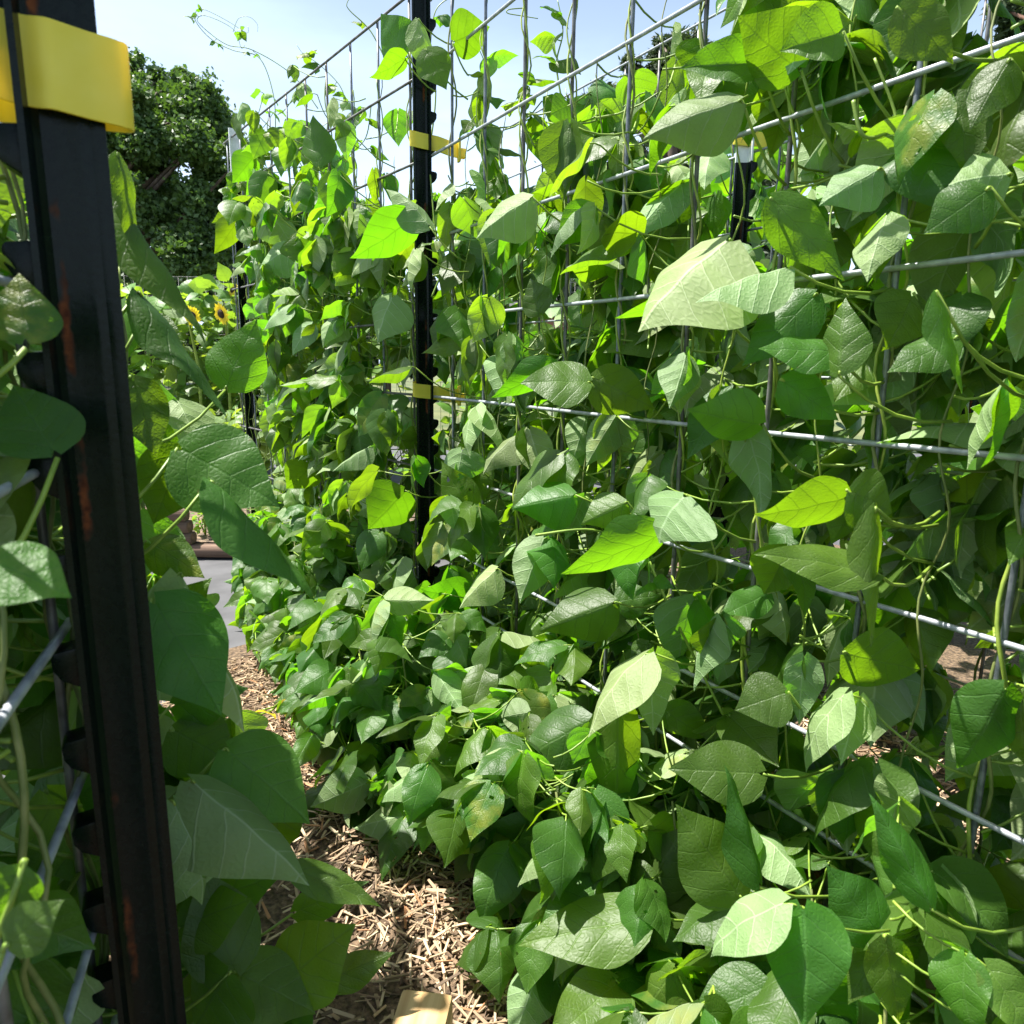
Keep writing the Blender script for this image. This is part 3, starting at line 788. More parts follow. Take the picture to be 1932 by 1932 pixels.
u = True
for h in [  # base, tip, width px, options
    ((1370, 455), (1182, 585), 190, dict(off=.10, under=u, mesh=CURL[0], roll=-20)),
    ((1330, 548), (1165, 612), 66, dict(tilt=-28, off=.085, roll=30)),
    ((1290, 938), (1222, 1000), 150, dict(off=.10, under=u, mesh=CURL[0], roll=-25)),
    ((1000, 375), (892, 432), 80, dict(off=.09, under=u, mesh=CURL[1])),
    ((808, 424), (738, 328), 50, dict(off=.06, under=u, mesh=CURL[1])),
    ((776, 412), (668, 497), 100, dict(tilt=-28, off=.08, roll=10)),
    ((600, 312), (584, 215), 74, dict(tilt=-28, off=.05)),
    ((760, 105), (712, 28), 92, dict(tilt=-28, off=.05)),
    ((764, 108), (702, 155), 62, dict(tilt=-28, off=.05, roll=35)),
    ((790, 40), (818, 128), 42, dict(off=.07, under=u, mesh=CURL[1])),
    ((805, 95), (845, 165), 70, dict(off=.075)),
    ((858, 78), (925, 48), 92, dict(tilt=-28, off=.02)),
    ((1505, 128), (1384, 40), 150, dict(tilt=-28, off=.06)),
    ((1582, 62), (1484, 96), 108, dict(off=.08, mesh=CURL[2])),
    ((1392, 192), (1222, 240), 100, dict(off=.09, under=u)),
    ((1428, 118), (1288, 128), 84, dict(off=.06, mesh=CURL[2])),
    ((1482, 505), (1310, 535), 74, dict(off=.11, roll=35, under=u)),
    ((1460, 380), (1600, 525), 100, dict(off=.12)),
    ((1655, 322), (1556, 372), 86, dict(off=.04, under=u, mesh=CURL[1])),
    ((1108, 722), (982, 716), 92, dict(off=.10, roll=30)),
    ((1122, 715), (1238, 772), 100, dict(off=.09)),
    ((1045, 690), (930, 757), 66, dict(tilt=-28, off=.07)),
    ((1574, 664), (1434, 655), 76, dict(off=.10, roll=30)),
    ((1584, 700), (1588, 556), 96, dict(tilt=-28, off=.11)),
    ((1535, 560), (1405, 690), 110, dict(off=.06)),
    ((1800, 640), (1678, 700), 84, dict(off=.08, roll=20)),
    ((1770, 560), (1830, 740), 44, dict(off=.13, roll=50)),
    ((1720, 560), (1680, 660), 120, dict(tilt=-28, off=.03)),
    ((1432, 800), (1300, 778), 112, dict(tilt=-28, off=.08)),
    ((1480, 720), (1588, 790), 90, dict(off=.11)),
    ((1080, 935), (964, 955), 100, dict(off=.09, mesh=CURL[1], roll=15)),
    ((1178, 950), (1098, 990), 84, dict(off=.09, mesh=CURL[1])),
    ((892, 965), (826, 872), 76, dict(tilt=-28, off=.07, mesh=HOLED)),
    ((872, 850), (858, 920), 74, dict(off=.07, under=u, mesh=CURL[0])),
    ((762, 928), (695, 1002), 112, dict(tilt=-28, off=.07)),
    ((586, 880), (543, 926), 80, dict(tilt=-28, off=.06)),
    ((740, 560), (700, 640), 76, dict(off=.06, under=u, mesh=CURL[0])),
    ((1592, 938), (1430, 985), 110, dict(tilt=-28, off=.11, roll=20)),
    ((1606, 928), (1690, 965), 120, dict(off=.12)),
    ((1246, 1008), (1064, 1096), 104, dict(tilt=-28, off=.10, roll=-20)),
    ((1155, 1138), (1014, 1192), 112, dict(off=.11, mesh=CURL[1])),
    ((1165, 1135), (1245, 1120), 70, dict(off=.07)),
    ((935, 1076), (856, 1138), 62, dict(off=.08, under=u)),
    ((900, 1130), (790, 1120), 84, dict(tilt=-28, off=.07, roll=15)),
    ((1480, 1308), (1388, 1340), 108, dict(off=.10)),
    ((1648, 1082), (1432, 1035), 82, dict(off=.13, roll=25)),
    ((1652, 968), (1660, 1224), 52, dict(off=.13, roll=40)),
    ((1165, 1332), (1166, 1570), 106, dict(off=.14, mesh=FLAT[1])),
    ((1110, 1362), (956, 1440), 116, dict(off=.13)),
    ((1216, 1735), (975, 1772), 126, dict(off=.20, mesh=FLAT[0], roll=-20)),
    ((1212, 1690), (1292, 1560), 110, dict(off=.16)),
    ((1395, 1690), (1275, 1525), 150, dict(off=.16)),
    ((1432, 1665), (1396, 1448), 62, dict(off=.17, roll=35)),
    ((1022, 1568), (896, 1580), 76, dict(tilt=-28, off=.18)),
    ((1432, 1460), (1265, 1450), 120, dict(off=.10)),
    ((1660, 1765), (1560, 1640), 124, dict(off=.14)),
    ((1670, 1775), (1704, 1945), 92, dict(off=.15)),
    ((1752, 1705), (1658, 1510), 80, dict(off=.16)),
    ((1662, 1775), (1600, 1900), 80, dict(off=.13)),
    ((1445, 1862), (1300, 1925), 120, dict(off=.18)),
    ((1600, 1232), (1745, 1270), 130, dict(tilt=-28, off=.05)),
    ((1225, 1215), (1190, 1265), 60, dict(off=.07)),
    ((1860, 360), (1750, 440), 110, dict(off=.07)),
    ((1900, 120), (1830, 230), 90, dict(off=.05)),
    ((1700, 20), (1810, 110), 110, dict(off=.10, roll=25)),
    ((1900, 330), (1800, 330), 110, dict(off=.02, under=u, mesh=CURL[1])),
    ((1070, 200), (1040, 215), 60, dict(off=.02)), ((478, 296), (440, 345), 56, dict(off=.05, tilt=-20)), ((505, 330), (470, 392), 56, dict(off=.05)), ((448, 415), (408, 482), 50, dict(off=.06, tilt=-25)), ((510, 400), (560, 470), 60, dict(off=.07, under=u)), ((545, 470), (480, 500), 60, dict(off=.06, under=u)), ((500, 250), (478, 300), 44, dict(off=.04)),
    ((1020, 590), (995, 525), 70, dict(tilt=-28, off=.03)),
]:
    add_hero(vines1 + vines1b if h[0][0] < 900 else vines1, R1b if h[0][0] < 800 else R1, h[0], h[1], h[2], **h[3])
for h in [  # left panel, in the shade beside the dark post
    ((345, 850), (526, 945), 165, dict(Zb=.47)), ((345, 850), (288, 992), 118, dict(Zb=.48)),
    ((405, 915), (622, 1105), 56, dict(Zb=.44, roll=55, mesh=FLAT[1])), ((292, 1140), (428, 1345), 168, dict(Zb=.43)),
    ((345, 1090), (500, 1362), 100, dict(Zb=.46, roll=20, under=u, mesh=CURL[2])), ((368, 1478), (600, 1655), 120, dict(Zb=.42, mesh=CURL[1], under=u)),
    ((432, 1418), (592, 1548), 150, dict(Zb=.47)), ((330, 1520), (422, 1700), 90, dict(Zb=.40, under=u)),
    ((530, 1862), (662, 1738), 140, dict(Zb=.46)), ((555, 1640), (722, 1705), 58, dict(Zb=.50)), ((618, 1850), (738, 1798), 60, dict(Zb=.5)),
    ((268, 560), (442, 775), 52, dict(Zb=.46, roll=50)), ((232, 400), (420, 622), 34, dict(Zb=.44, roll=62, mesh=FLAT[1])), ((225, 300), (262, 480), 50, dict(Zb=.44, roll=30)),
    ((252, 720), (300, 860), 90, dict(Zb=.45)), ((428, 728), (478, 598), 100, dict(Zb=.62)), ((270, 620), (350, 640), 70, dict(Zb=.50)),
    ((48, 640), (36, 508), 110, dict(Zb=.42)), ((100, 850), (20, 720), 140, dict(Zb=.44)), ((-20, 1060), (134, 1115), 130, dict(Zb=.40, roll=15)),
    ((160, 1190), (80, 1010), 130, dict(Zb=.46)), ((100, 1560), (205, 1440), 150, dict(Zb=.46)), ((90, 1500), (200, 1680), 120, dict(Zb=.44, roll=-20)),
    ((440, 1830), (380, 1640), 130, dict(Zb=.45)), ((445, 1835), (600, 1905), 120, dict(Zb=.46)), ((430, 1840), (350, 1950), 150, dict(Zb=.43)),
    ((340, 1750), (470, 1690), 110, dict(Zb=.47)), ((40, 1640), (-10, 1760), 90, dict(Zb=.38)), ((20, 1780), (110, 1700), 90, dict(Zb=.42)), ((330, 1920), (500, 1830), 130, dict(Zb=.5)), ((350, 1720), (530, 1640), 120, dict(Zb=.52)), ((285, 1025), (388, 1085), 74, dict(Zb=.5)), ((300, 1200), (392, 1090), 90, dict(Zb=.5)), ((330, 1330), (460, 1300), 90, dict(Zb=.53)), ((560, 1720), (690, 1660), 60, dict(Zb=.54)), ((580, 1900), (470, 1960), 110, dict(Zb=.5)), ((330, 1380), (450, 1440), 120, dict(Zb=.52)),
]:
    kw = dict(h[3]); kw['post_d'] = max(.055, kw.pop('Zb') - .36)
    if max(h[0][0], h[1][0]) < 135: kw.pop('post_d'); kw['off'] = .018
    add_hero(vinesL, L1, h[0], h[1], h[2] * 1.12, **kw)

# stems and filling leaves
TOPZ = lambda s, pl: 0
left_dir = -(CR @ Vector((1, 0, 0)))
def vine_body(v, pl, s, zt, rnd, two=True, thin=False):
    ph = rnd.uniform(0, 6.28)
    r0 = rnd.uniform(.0019, .0026) * (.55 if thin else 1)
    v.stem(helix(pl, s, .0, zt, .0062, zt * rnd.uniform(5, 8), ph), r0, r0 * .6, rnd.choice(('stem', 'dstem')))
    if two: v.stem(helix(pl, s, .0, zt * rnd.uniform(.75, 1.02), .0070, zt * rnd.uniform(5, 8), ph + 2.6), r0 * .9, r0 * .5, rnd.choice(('stem', 'stem', 'dstem')))
for v in vines1:
    rnd = random.Random(int((v.s + 9) * 1000))
    x = proj(R1.at(v.s, .68))[0]
    zt = 1.42 if x > 1050 else 1.32
    if v in vines1[n1w:] and x < 1150: zt = 1.08
    vine_body(v, R1, v.s, zt, rnd, two=v in vines1[:n1w], thin=v in vines1[n1w:])
    grow(v, R1, v.s, .06, zt, '1', rnd, 33, size=.084, front=.24 if v in vines1[:n1w] else .10, bias=left_dir)
for v in vines1b:
    rnd = random.Random(int((v.s + 19) * 1000))
    zt = rnd.uniform(1.24, 1.38)
    if v in vines1b[n1bw:]: zt = rnd.uniform(1.02, 1.2)
    vine_body(v, R1b, v.s, zt, rnd, two=v in vines1b[:n1bw], thin=v in vines1b[n1bw:])
    grow(v, R1b, v.s, .06, 1.36, '1', rnd, 33, size=.080, front=.5, bias=left_dir, reach=.12)
for v in vinesL:
    rnd = random.Random(int((v.s + 29) * 1000))
    vine_body(v, L1, v.s, .95 if v.s < sl_post + .05 else .72, rnd)
    grow(v, L1, v.s, .05, .95, 'L', rnd, 30, size=.092, front=.25, reach=.13)
i2 = 0
xs2 = sorted(verts2, reverse=True)
zero2 = R2.s_of(PB)
for s in xs2:
    k = (zero2 - s) / S1
    where = ('%s upright wire right of the white-topped post' % ORD[int(k)]) if k >= 0 else ('%s upright wire left of the white-topped post' % ORD[min(19, int(-k))])
    v = Vine('bean_vine', R2.at(s, 0, .006), 'bean vine of the middle row on the ' + where, 'bean vines climbing the middle trellis'); v.s = s
    rnd = random.Random(int((s + 39) * 1000))
    vine_body(v, R2, s, 1.45, rnd, two=False)
    grow(v, R2, s, .05, 1.46, '2', rnd, 33, size=.098, front=.5, reach=.11, bias=left_dir)

# third row: leaves too small to show one by one
def foliage_mesh(spots, mat, name, parent, base):
    vs, fs, uvs = [], [], []
    for k, mx, b in spots:
        V, Fc, U = SIMPLE[k]
        o = len(vs)
        vs += [(mx.to_3x3() @ Vector(p)) + b - base for p in V]; fs += [tuple(i + o for i in f) for f in Fc]; uvs += U
    me = bpy.data.meshes.new(name); me.from_pydata(vs, [], fs)
    me.polygons.foreach_set('use_smooth', [True] * len(fs))
    l = me.uv_layers.new(name='UVMap')
    for lp in me.loops: l.data[lp.index].uv = uvs[lp.vertex_index]
    me.update()
    return link(name, me, mat, parent)
for i, s in enumerate(sorted(verts3)):
    rnd = random.Random(int((s + 59) * 1000))
    v = Vine('bean_vine', R3.at(s, 0, .006), 'bean vine of the hindmost row, on its %s upright wire from the right edge' % ORD[min(i, 19)], 'bean vines climbing the hindmost trellis')
    vine_body(v, R3, s, 1.52, rnd, two=False)
    sp_ = []
    for _ in range(95):
        z = rnd.uniform(.1, 1.55); sz = .1 * rnd.uniform(.7, 1.2)
        c = R3.at(s + rnd.gauss(0, .07), z, rnd.gauss(0, .07))
        hd = Vector((math.cos(a_ := rnd.uniform(0, 6.28)), math.sin(a_), 0))
        t, n = random_leaflet(rnd, hd, R(rnd.uniform(10, 75)), sz)
        if ok_leaf('3', c, sz, rnd, None): sp_.append((rnd.randrange(4), leaf_matrix(t, n, sz), c))
    foliage_mesh(sp_, M['leaf'], 'foliage', v.o, v.loc)

# young bean plants sprawling at the foot of the near trellis
def bush(loc, h, spread, n, rnd, label, zone='B', size=.072, yel=.0, group='bean plants sprawling at the foot of the trellis'):
    v = Vine('bean_plant', loc, label, group, 'bean plant')
    top = Vector(loc) + Vector((rnd.uniform(-.03, .03), rnd.uniform(-.03, .03), h))
    made = tries = 0; zmax = .1
    while made < n and tries < n * 4:
        tries += 1
        t = rnd.uniform(.12, 1)
        o = Vector(loc).lerp(top, t)
        a = rnd.uniform(0, 6.28); hd = Vector((math.cos(a), math.sin(a), 0))
        ln = spread * rnd.uniform(.4, 1.1)
        j = o + hd * ln + Vector((0, 0, ln * rnd.uniform(-.25, .7)))
        if j.z < .03: j.z = .03
        lf = []
        sz = size * rnd.uniform(.7, 1.25)
        for ang in (0, 85, -85):
            h2 = Matrix.Rotation(R(ang + rnd.gauss(0, 15)), 3, 'Z') @ hd
            tp, nn = random_leaflet(rnd, h2, R(rnd.uniform(0, 66)), sz, .18, 28)
            b = j + h2 * (.012 if ang == 0 else .003)
            if (b + tp * sz).z > .01 and ok_leaf(zone, b + tp * sz * .45, sz, rnd, None): lf.append((rnd.choice(LAST), leaf_matrix(tp, nn, sz), b, rnd.random() < yel))
        if len(lf) > 1: v.leaf(o, j, lf, rp=.0009); made += 1; zmax = max(zmax, (o.z - loc[2]) / h)
    if made: v.stem([Vector(loc), Vector(loc).lerp(top, zmax * .5) + Vector((.008, 0, 0)), Vector(loc).lerp(top, zmax * .85)], .0024, .0012, 'dstem')
    else: bpy.data.objects.remove(v.o)
    return v
br_ = random.Random(77)
idx = 0
for k in range(24):
    s = verts1[1] + .02 + k * .105
    for off in ((-.07, -.20) if k % 2 == 0 else (-.13,)):
        pl = R1 if s < sp else R1b
        ss = s if s < sp else s - sp
        if pl is R1b and ss > s_end: continue
        if pl is R1b: off *= .8
        loc = pl.at(ss + br_.uniform(-.03, .03), 0, off + br_.uniform(-.03, .03))
        x, y, z = proj(loc + Vector((0, 0, .1)))
        if z < .45: continue
        rr = 'right of the black post' if pl is R1 else 'left of the black post'
        kk = int(abs((sp - s) / .105))
        row = 'against the wire' if off > -.1 else ('spilling onto the path' if off < -.15 else 'between wire and path')
        bush(loc, br_.uniform(.15, .33), .085, 33, br_, 'bushy bean plant %s, %s %s' % (row, ORD[min(19, kk)] + ' clump', rr), yel=.0, size=.074)
for k, (px, py) in enumerate([(505, 1290), (560, 1335), (625, 1365), (480, 1215), (545, 1245), (610, 1425), (690, 1480), (650, 1290), (720, 1400), (760, 1560)]):
    loc = ground_pt(px, py); loc.z = 0
    bush(loc, br_.uniform(.07, .14), .07, 20, br_, 'low bean plant at the edge of the mulch path, %s from its far end' % ORD[k], size=.072, group='low bean plants edging the mulch path')
# plants behind the near trellis in the bed
for k in range(9):
    s = lerp(verts1[1], sp + .3, (k + .3) / 9)
    loc = R1.at(s, 0, .22 + br_.uniform(-.06, .06))
    bush(loc, br_.uniform(.2, .36), .11, 24, br_, 'low bean plant behind the wire in the bed, %s from the right' % ORD[k], zone='2', yel=.03, group='low bean plants in the bed behind the wire')
for k, (X_, Y_) in enumerate([(-.40, .46), (-.50, .62), (-.62, .80), (-.50, .95), (-.38, .72), (-.80, 1.05), (-.66, .55)]):
    vb = Vine('bean_vine', Vector((X_, Y_, 0)), 'bean vine in the sunlit row behind the left panel, %s plant from the lens' % ORD[k], 'sunlit bean vines behind the left panel')
    pl = Plane(Vector((X_, Y_, 0)), DL); rnd = random.Random(900 + k)
    vine_body(vb, pl, 0, .80, rnd, two=False)
    grow(vb, pl, 0, .08, .84, 'L', rnd, 32, size=.095, front=.5, reach=.12)
yv = bush(R1b.at(.22, 0, -.18), .10, .07, 6, br_, 'withered bean plant with yellow leaves low beside the mulch path', yel=1.0, group=None)
yb = [((480, 1345), (560, 1325), 44), ((560, 1330), (520, 1290), 40), ((640, 1330), (610, 1350), 30), ((470, 1355), (500, 1322), 40), ((545, 1310), (575, 1345), 34), ((650, 1175), (620, 1165), 26)]
for b_, t_, w_ in yb:
    B = ground_pt(*b_, .09); T = ground_pt(*t_, .06)
    yv.leaf(yv.loc + Vector((0, 0, .05)), B, [(rng.choice(LEAF), leaf_matrix(T - B, Vector((-.3, -.2, 1)), w_ * 1.5 / F * proj(B)[2]), B, True)])

# climbing tips and tendrils waving above the far end
def tendril(v, pts, Z, r0=.0016, r1=.0007, leaves=5, rnd=rng, sz=.028):
    q = [P(x, y, Z + dz) for x, y, dz in [(p + (0,))[:3] for p in pts]]
    c = catmull([tuple(p) for p in q], 7)
    v.stem(c, r0, r1, 'petiole', 'tendril')
    for k in range(leaves):
        i = int(len(c) * (k + .6) / (leaves + .6))
        o = c[i]
        a = rnd.uniform(0, 6.28); hd = Vector((math.cos(a), math.sin(a), 0))
        j = o + hd * .012 + Vector((0, 0, rnd.uniform(-.01, .012)))
        lf = []
        for ang in (0, 90):
            h2 = Matrix.Rotation(R(ang), 3, 'Z') @ hd
            s_ = sz * rnd.uniform(.5, 1.3)
            tp, nn = random_leaflet(rnd, h2, R(rnd.uniform(-30, 60)), s_, .3)
            lf.append((rnd.choice(LAST), leaf_matrix(tp, nn, s_), j, False))
        v.leaf(o, j, lf, rp=.0008)
ve = vines1b[n1bw - 1]
Ze = proj(ve.loc + Vector((0, 0, 1.1)))[2] - .05
tendril(ve, [(520, 250), (516, 180), (490, 110), (440, 95), (400, 75), (372, 45), (368, 25), (385, 18), (430, 40), (465, 62), (468, 50)], Ze, leaves=6)
tendril(ve, [(600, 205), (560, 150), (520, 118), (470, 92), (430, 85), (395, 62), (372, 38), (390, 30), (440, 55), (455, 90), (462, 85)], Ze, leaves=5)
tendril(ve, [(440, 60), (450, 35), (470, 32), (485, 45), (486, 60)], Ze, .001, .0006, leaves=0)
tendril(vines1b[n1bw - 2], [(655, 200), (640, 160), (600, 120), (575, 105), (560, 85)], Ze, leaves=5, sz=.05)
tendril(vines1b[3], [(735, 130), (700, 60), (660, 20), (655, 5), (668, -15)], 1.6, leaves=1)
tendril(vines1b[2], [(700, 200), (690, 260), (655, 300), (650, 340)], 1.75, leaves=3, sz=.04)
tendril(vines1[0], [(800, 320), (815, 250), (822, 170), (812, 100), (822, 20), (860, -10)], 1.40, .0018, .001, leaves=3, sz=.04)
tendril(vines1[0], [(815, 560), (835, 500), (822, 440), (812, 330)], 1.38, .002, .0014, leaves=2, sz=.05)
tendril(vines1[2], [(940, 300), (905, 250), (900, 190), (915, 130), (905, 95)], 1.25, leaves=6, sz=.05)
tendril(vines1[3], [(1010, 280), (990, 230), (1000, 170), (985, 160)], 1.2, leaves=6, sz=.05)
tendril(vines1[4], [(1060, 190), (1050, 120), (1062, 60), (1052, 0)], 1.1, leaves=4, sz=.05)
tendril(vines1[3], [(990, 15), (960, 18), (958, 25), (985, 30), (1015, 35)], 1.2, .001, .0007, leaves=0)
tendril(vines1[6], [(1010, 1010), (1120, 1000), (1200, 1040), (1225, 1075)], .86, .0018, .001, leaves=1, sz=.02)
tendril(vines1[7], [(1225, 1060), (1260, 1140), (1320, 1260), (1380, 1380)], .8, .0018, .0014, leaves=2, sz=.03)
tendril(vines1[8], [(1610, 190), (1622, 245), (1640, 260), (1672, 250), (1690, 220), (1650, 110)], .6, .002, .0012, leaves=2, sz=.04)

# ------------------------------------------------------------------ ground, mulch, boards
def sheet(name, pts, z, mat, n=1):
    mb = MB(); mb.add([(x, y, z) for x, y in pts], [tuple(range(len(pts)))])
    o = mb.build(name, mat, smooth=False); o['kind'] = 'structure'; return o
grass = noise_mat('rough_grass', (0.05, 0.075, 0.02), (0.13, 0.14, 0.05), 0.9, 0.9, bump=0.5, dist=0.03)
sheet('ground', [(-900, -300), (900, -300), (900, 1500), (-900, 1500)], -.012, grass)
fabric = noise_mat('woven_fabric', (0.055, 0.055, 0.06), (0.085, 0.085, 0.092), 8, 0.75, bump=0.2, dist=0.003)
sheet('path', [(-3.5, -1), (4.5, -1), (4.5, 6.2), (-3.5, 6.2)], -.006, fabric)
mulch = noise_mat('mulch_base', (0.05, 0.033, 0.020), (0.20, 0.135, 0.08), 120, 0.95, bump=1.0, dist=0.01)
bed_far = R1b.at(.55); 
poly = [R1.at(-1.2, 0, -1.0), R1.at(sp, 0, -.62), R1b.at(.42, 0, -.34), R1b.at(.5, 0, .35), R1.at(sp + 1.6, 0, 1.6), R1.at(-1.2, 0, 2.6)]
sheet('mulch_ground', [(p.x, p.y) for p in poly], .0, mulch)
def chip_mat():
    m, nt, ns, ls = new_mat('wood_chip')
    at = N(nt, 'ShaderNodeAttribute'); at.attribute_name = 'tone'
    col = ramp(nt, at.outputs['Fac'], [(0, (0.12, 0.08, 0.05)), (.35, (0.28, 0.19, 0.115)), (.65, (0.43, 0.32, 0.20)), (.9, (0.62, 0.49, 0.32)), (1, (0.42, 0.21, 0.10))])
    pb = N(nt, 'ShaderNodeBsdfPrincipled', i_Roughness=0.8); ls.new(col, pb.inputs['Base Color'])
    out = N(nt, 'ShaderNodeOutputMaterial'); ls.new(pb.outputs[0], out.inputs[0])
    return m
cr = random.Random(8)
vs, fs, tone = [], [], []
def chip(p, ln, wd, th, zmul=1):
    yaw, pit, rol = cr.uniform(0, 6.28), cr.gauss(0, .22), cr.gauss(0, .5)
    m = Matrix.Rotation(yaw, 3, 'Z') @ Matrix.Rotation(pit, 3, 'Y') @ Matrix.Rotation(rol, 3, 'X')
    o = len(vs); tp = cr.uniform(.3, 1)
    for i in (-1, 1):
        for j in (-1, 1):
            for k in (-1, 1):
                vs.append(p + m @ Vector((i * ln, j * wd * (tp if i > 0 else 1), k * th)))
    fs.extend([tuple(a + o for a in f) for f in ((0, 1, 3, 2), (4, 6, 7, 5), (0, 4, 5, 1), (2, 3, 7, 6), (0, 2, 6, 4), (1, 5, 7, 3))])
    t = min(1, max(0, cr.gauss(.50, .30)))
    tone.extend([t] * 8)
cnt = 0
while cnt < 27000:
    a = cr.uniform(-.3, 2.6)
    p = R1.at(a, 0, -abs(cr.gauss(0, .28)) + .12) if cr.random() < .8 else R1.at(a, 0, cr.uniform(.0, .7))
    x, y, z = proj(p)
    if not (-50 < x < 2000 and 1250 < y < 2050): 
        if cr.random() > .004: continue
    if not inside([(q.x, q.y) for q in poly], p.x, p.y): continue
    chip(p + Vector((0, 0, cr.uniform(.001, .016))), cr.uniform(.004, .019), cr.uniform(.0007, .0021), cr.uniform(.0004, .0010)); cnt += 1
me = bpy.data.meshes.new('wood_chips'); me.from_pydata([tuple(v) for v in vs], [], fs)
at = me.attributes.new('tone', 'FLOAT', 'POINT'); at.data.foreach_set('value', tone); me.update()
o = link('wood_chips', me, chip_mat()); tag(o, 'loose shredded wood mulch covering the path between the trellises', 'wood chips', kind='stuff')

def plank(name, c, X, sx, sy, sz, mat, label, cat, bevel=.004, group=None, roll=0.0):
    o_ = Vector(c)
    Y = Vector((0, 0, 1)).cross(X).normalized()
    mb = MB(); mb.box((0, 0, 0), sx, sy, sz)
    o = mb.build(name, M[mat], None, o_, smooth=True, bevel=bevel, sharp=40)
    o.rotation_euler = Matrix((X, Y, Vector((0, 0, 1)))).transposed().to_euler()
    tag(o, label, cat, group); return o
bp = ground_pt(1550, 1800, .06)
plank('wooden_board', bp + R1.d * .05, R1.d, .34, .05, .018, 'pine', 'pale pine board lying in the bed behind the near wire, lower right', 'board')
g = ground_pt(790, 1905, .075)
plank('wooden_stake', Vector((g.x, g.y - .036, .037)), Vector((.12, 1, 0)).normalized(), .055, .026, .042, 'pine', 'sawn end of a pale pine timber on the mulch at the bottom edge', 'timber', bevel=.006)

# landscape timbers of the bed beyond the path
def log_thing(p0, p1, r, label):
    d = (p1 - p0); L = d.length; X = d.normalized()
    mb = MB(); n = 14; pts = []
    sec = []
    for j in range(n):
        th = 2 * math.pi * j / n
        x_, z_ = math.cos(th) * r * 1.08, max(-.8 * r, min(.8 * r, math.sin(th) * r * 1.05))
        sec.append((x_, z_))
    vs = []
    for s in (0, .003, L - .003, L):
        k = .93 if s in (0, L) else 1
        vs += [(s, a * k, b * k) for a, b in sec]
    fs = [(i * n + j, i * n + (j + 1) % n, i * n + n + (j + 1) % n, i * n + n + j) for i in range(3) for j in range(n)]
    fs += [tuple(range(n - 1, -1, -1)), tuple(3 * n + j for j in range(n))]
    mb.add(vs, fs)
    o = mb.build('landscape_timber', M['timber'], None, p0, smooth=True, sharp=40)
    Y = Vector((0, 0, 1)).cross(X).normalized()
    o.rotation_euler = Matrix((X, Y, Vector((0, 0, 1)))).transposed().to_euler()
    tag(o, label, 'timber', 'landscape timbers edging the far bed'); return o
zt_ = .022
g0, g1 = ground_pt(150, 1046), ground_pt(820, 1056)
q0, q1 = ground_pt(150, 1046), ground_pt(366, 1049)
log_thing(g0 + Vector((0, 0, zt_)), g1 + Vector((0, 0, zt_)), .026, 'longest brown timber lying at the bottom of the far bed wall')
for k, lab in enumerate(('second timber of the stack in the far bed wall, just above the long one', 'third timber of the stack, second from the top of the far bed wall', 'topmost brown timber of the stack in the far bed wall')):
    log_thing(q0 + Vector((0, .01, zt_ + .042 * (k + 1))), q1 + Vector((-.01 * k, .01, zt_ + .042 * (k + 1))), .026, lab)
bedp = [g0 + Vector((0, .03, 0)), g1 + Vector((.3, .03, 0)), g1 + Vector((.6, 1.3, 0)), g0 + Vector((-.2, 1.3, 0))]
sheet('soil', [(p.x, p.y) for p in bedp], .045, noise_mat('bed_soil', (0.05, 0.035, 0.025), (0.24, 0.17, 0.11), 45, .95, bump=1, dist=.02))
wp = ground_pt(388, 1010, .05)
def weed(loc, h, n, label, cat, mat='squash', sz=.05, name='weed_plant', group=None, spread=.05):
    rnd = random.Random(int(loc.x * 1000) + n)
    e = empty(name, loc); tag(e, label, cat, group)
    mb = MB()
    for _ in range(5): mb.tube([(0, 0, 0), (rnd.gauss(0, spread * .5), rnd.gauss(0, spread * .5), h * .6), (rnd.gauss(0, spread), rnd.gauss(0, spread), h)], .003, .0015, n=5)
    mb.build('stem', M['petiole'], e)
    sp_ = []
    for _ in range(n):
        a = rnd.uniform(0, 6.28); hd = Vector((math.cos(a), math.sin(a), 0)); rad = spread * rnd.random() ** .5
        t, nn = random_leaflet(rnd, hd, R(rnd.uniform(-40, 40)), sz, .2)
        s_ = sz * rnd.uniform(.6, 1.3)
        sp_.append((rnd.randrange(4), leaf_matrix(t, nn, s_), Vector(loc) + hd * rad + Vector((0, 0, h * rnd.uniform(.15, 1)))))
    foliage_mesh(sp_, M[mat], 'foliage', e, Vector(loc))
    return e
weed(wp, .11, 70, 'small bright green weed growing on the mulch of the far bed', 'weed', sz=.022, spread=.035)

# ------------------------------------------------------------------ far garden: fence, squash, sunflowers
FZ = 4.6
fe = empty('garden_fence', Vector((P(600, 700, FZ).x, P(600, 700, FZ).y, 0))); tag(fe, 'fine welded wire fence overgrown with squash, far beyond the path at left', 'wire fence')
fx0, fx1 = P(150, 700, FZ), P(1130, 700, FZ)
b0 = fe.location
fzs = [P(400, y, FZ).z for y in (527, 545, 563, 580, 598, 615, 632, 650, 668, 690, 715)]
for z in fzs:
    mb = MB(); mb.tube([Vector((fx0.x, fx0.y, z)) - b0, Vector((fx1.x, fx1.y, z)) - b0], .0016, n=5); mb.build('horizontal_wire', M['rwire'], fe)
for k in range(60):
    t = k / 59
    p = fx0.lerp(fx1, t); mb = MB(); mb.tube([Vector((p.x, p.y, 0)) - b0, Vector((p.x, p.y, fzs[0])) - b0], .0013, n=5); mb.build('vertical_wire', M['rwire'], fe)
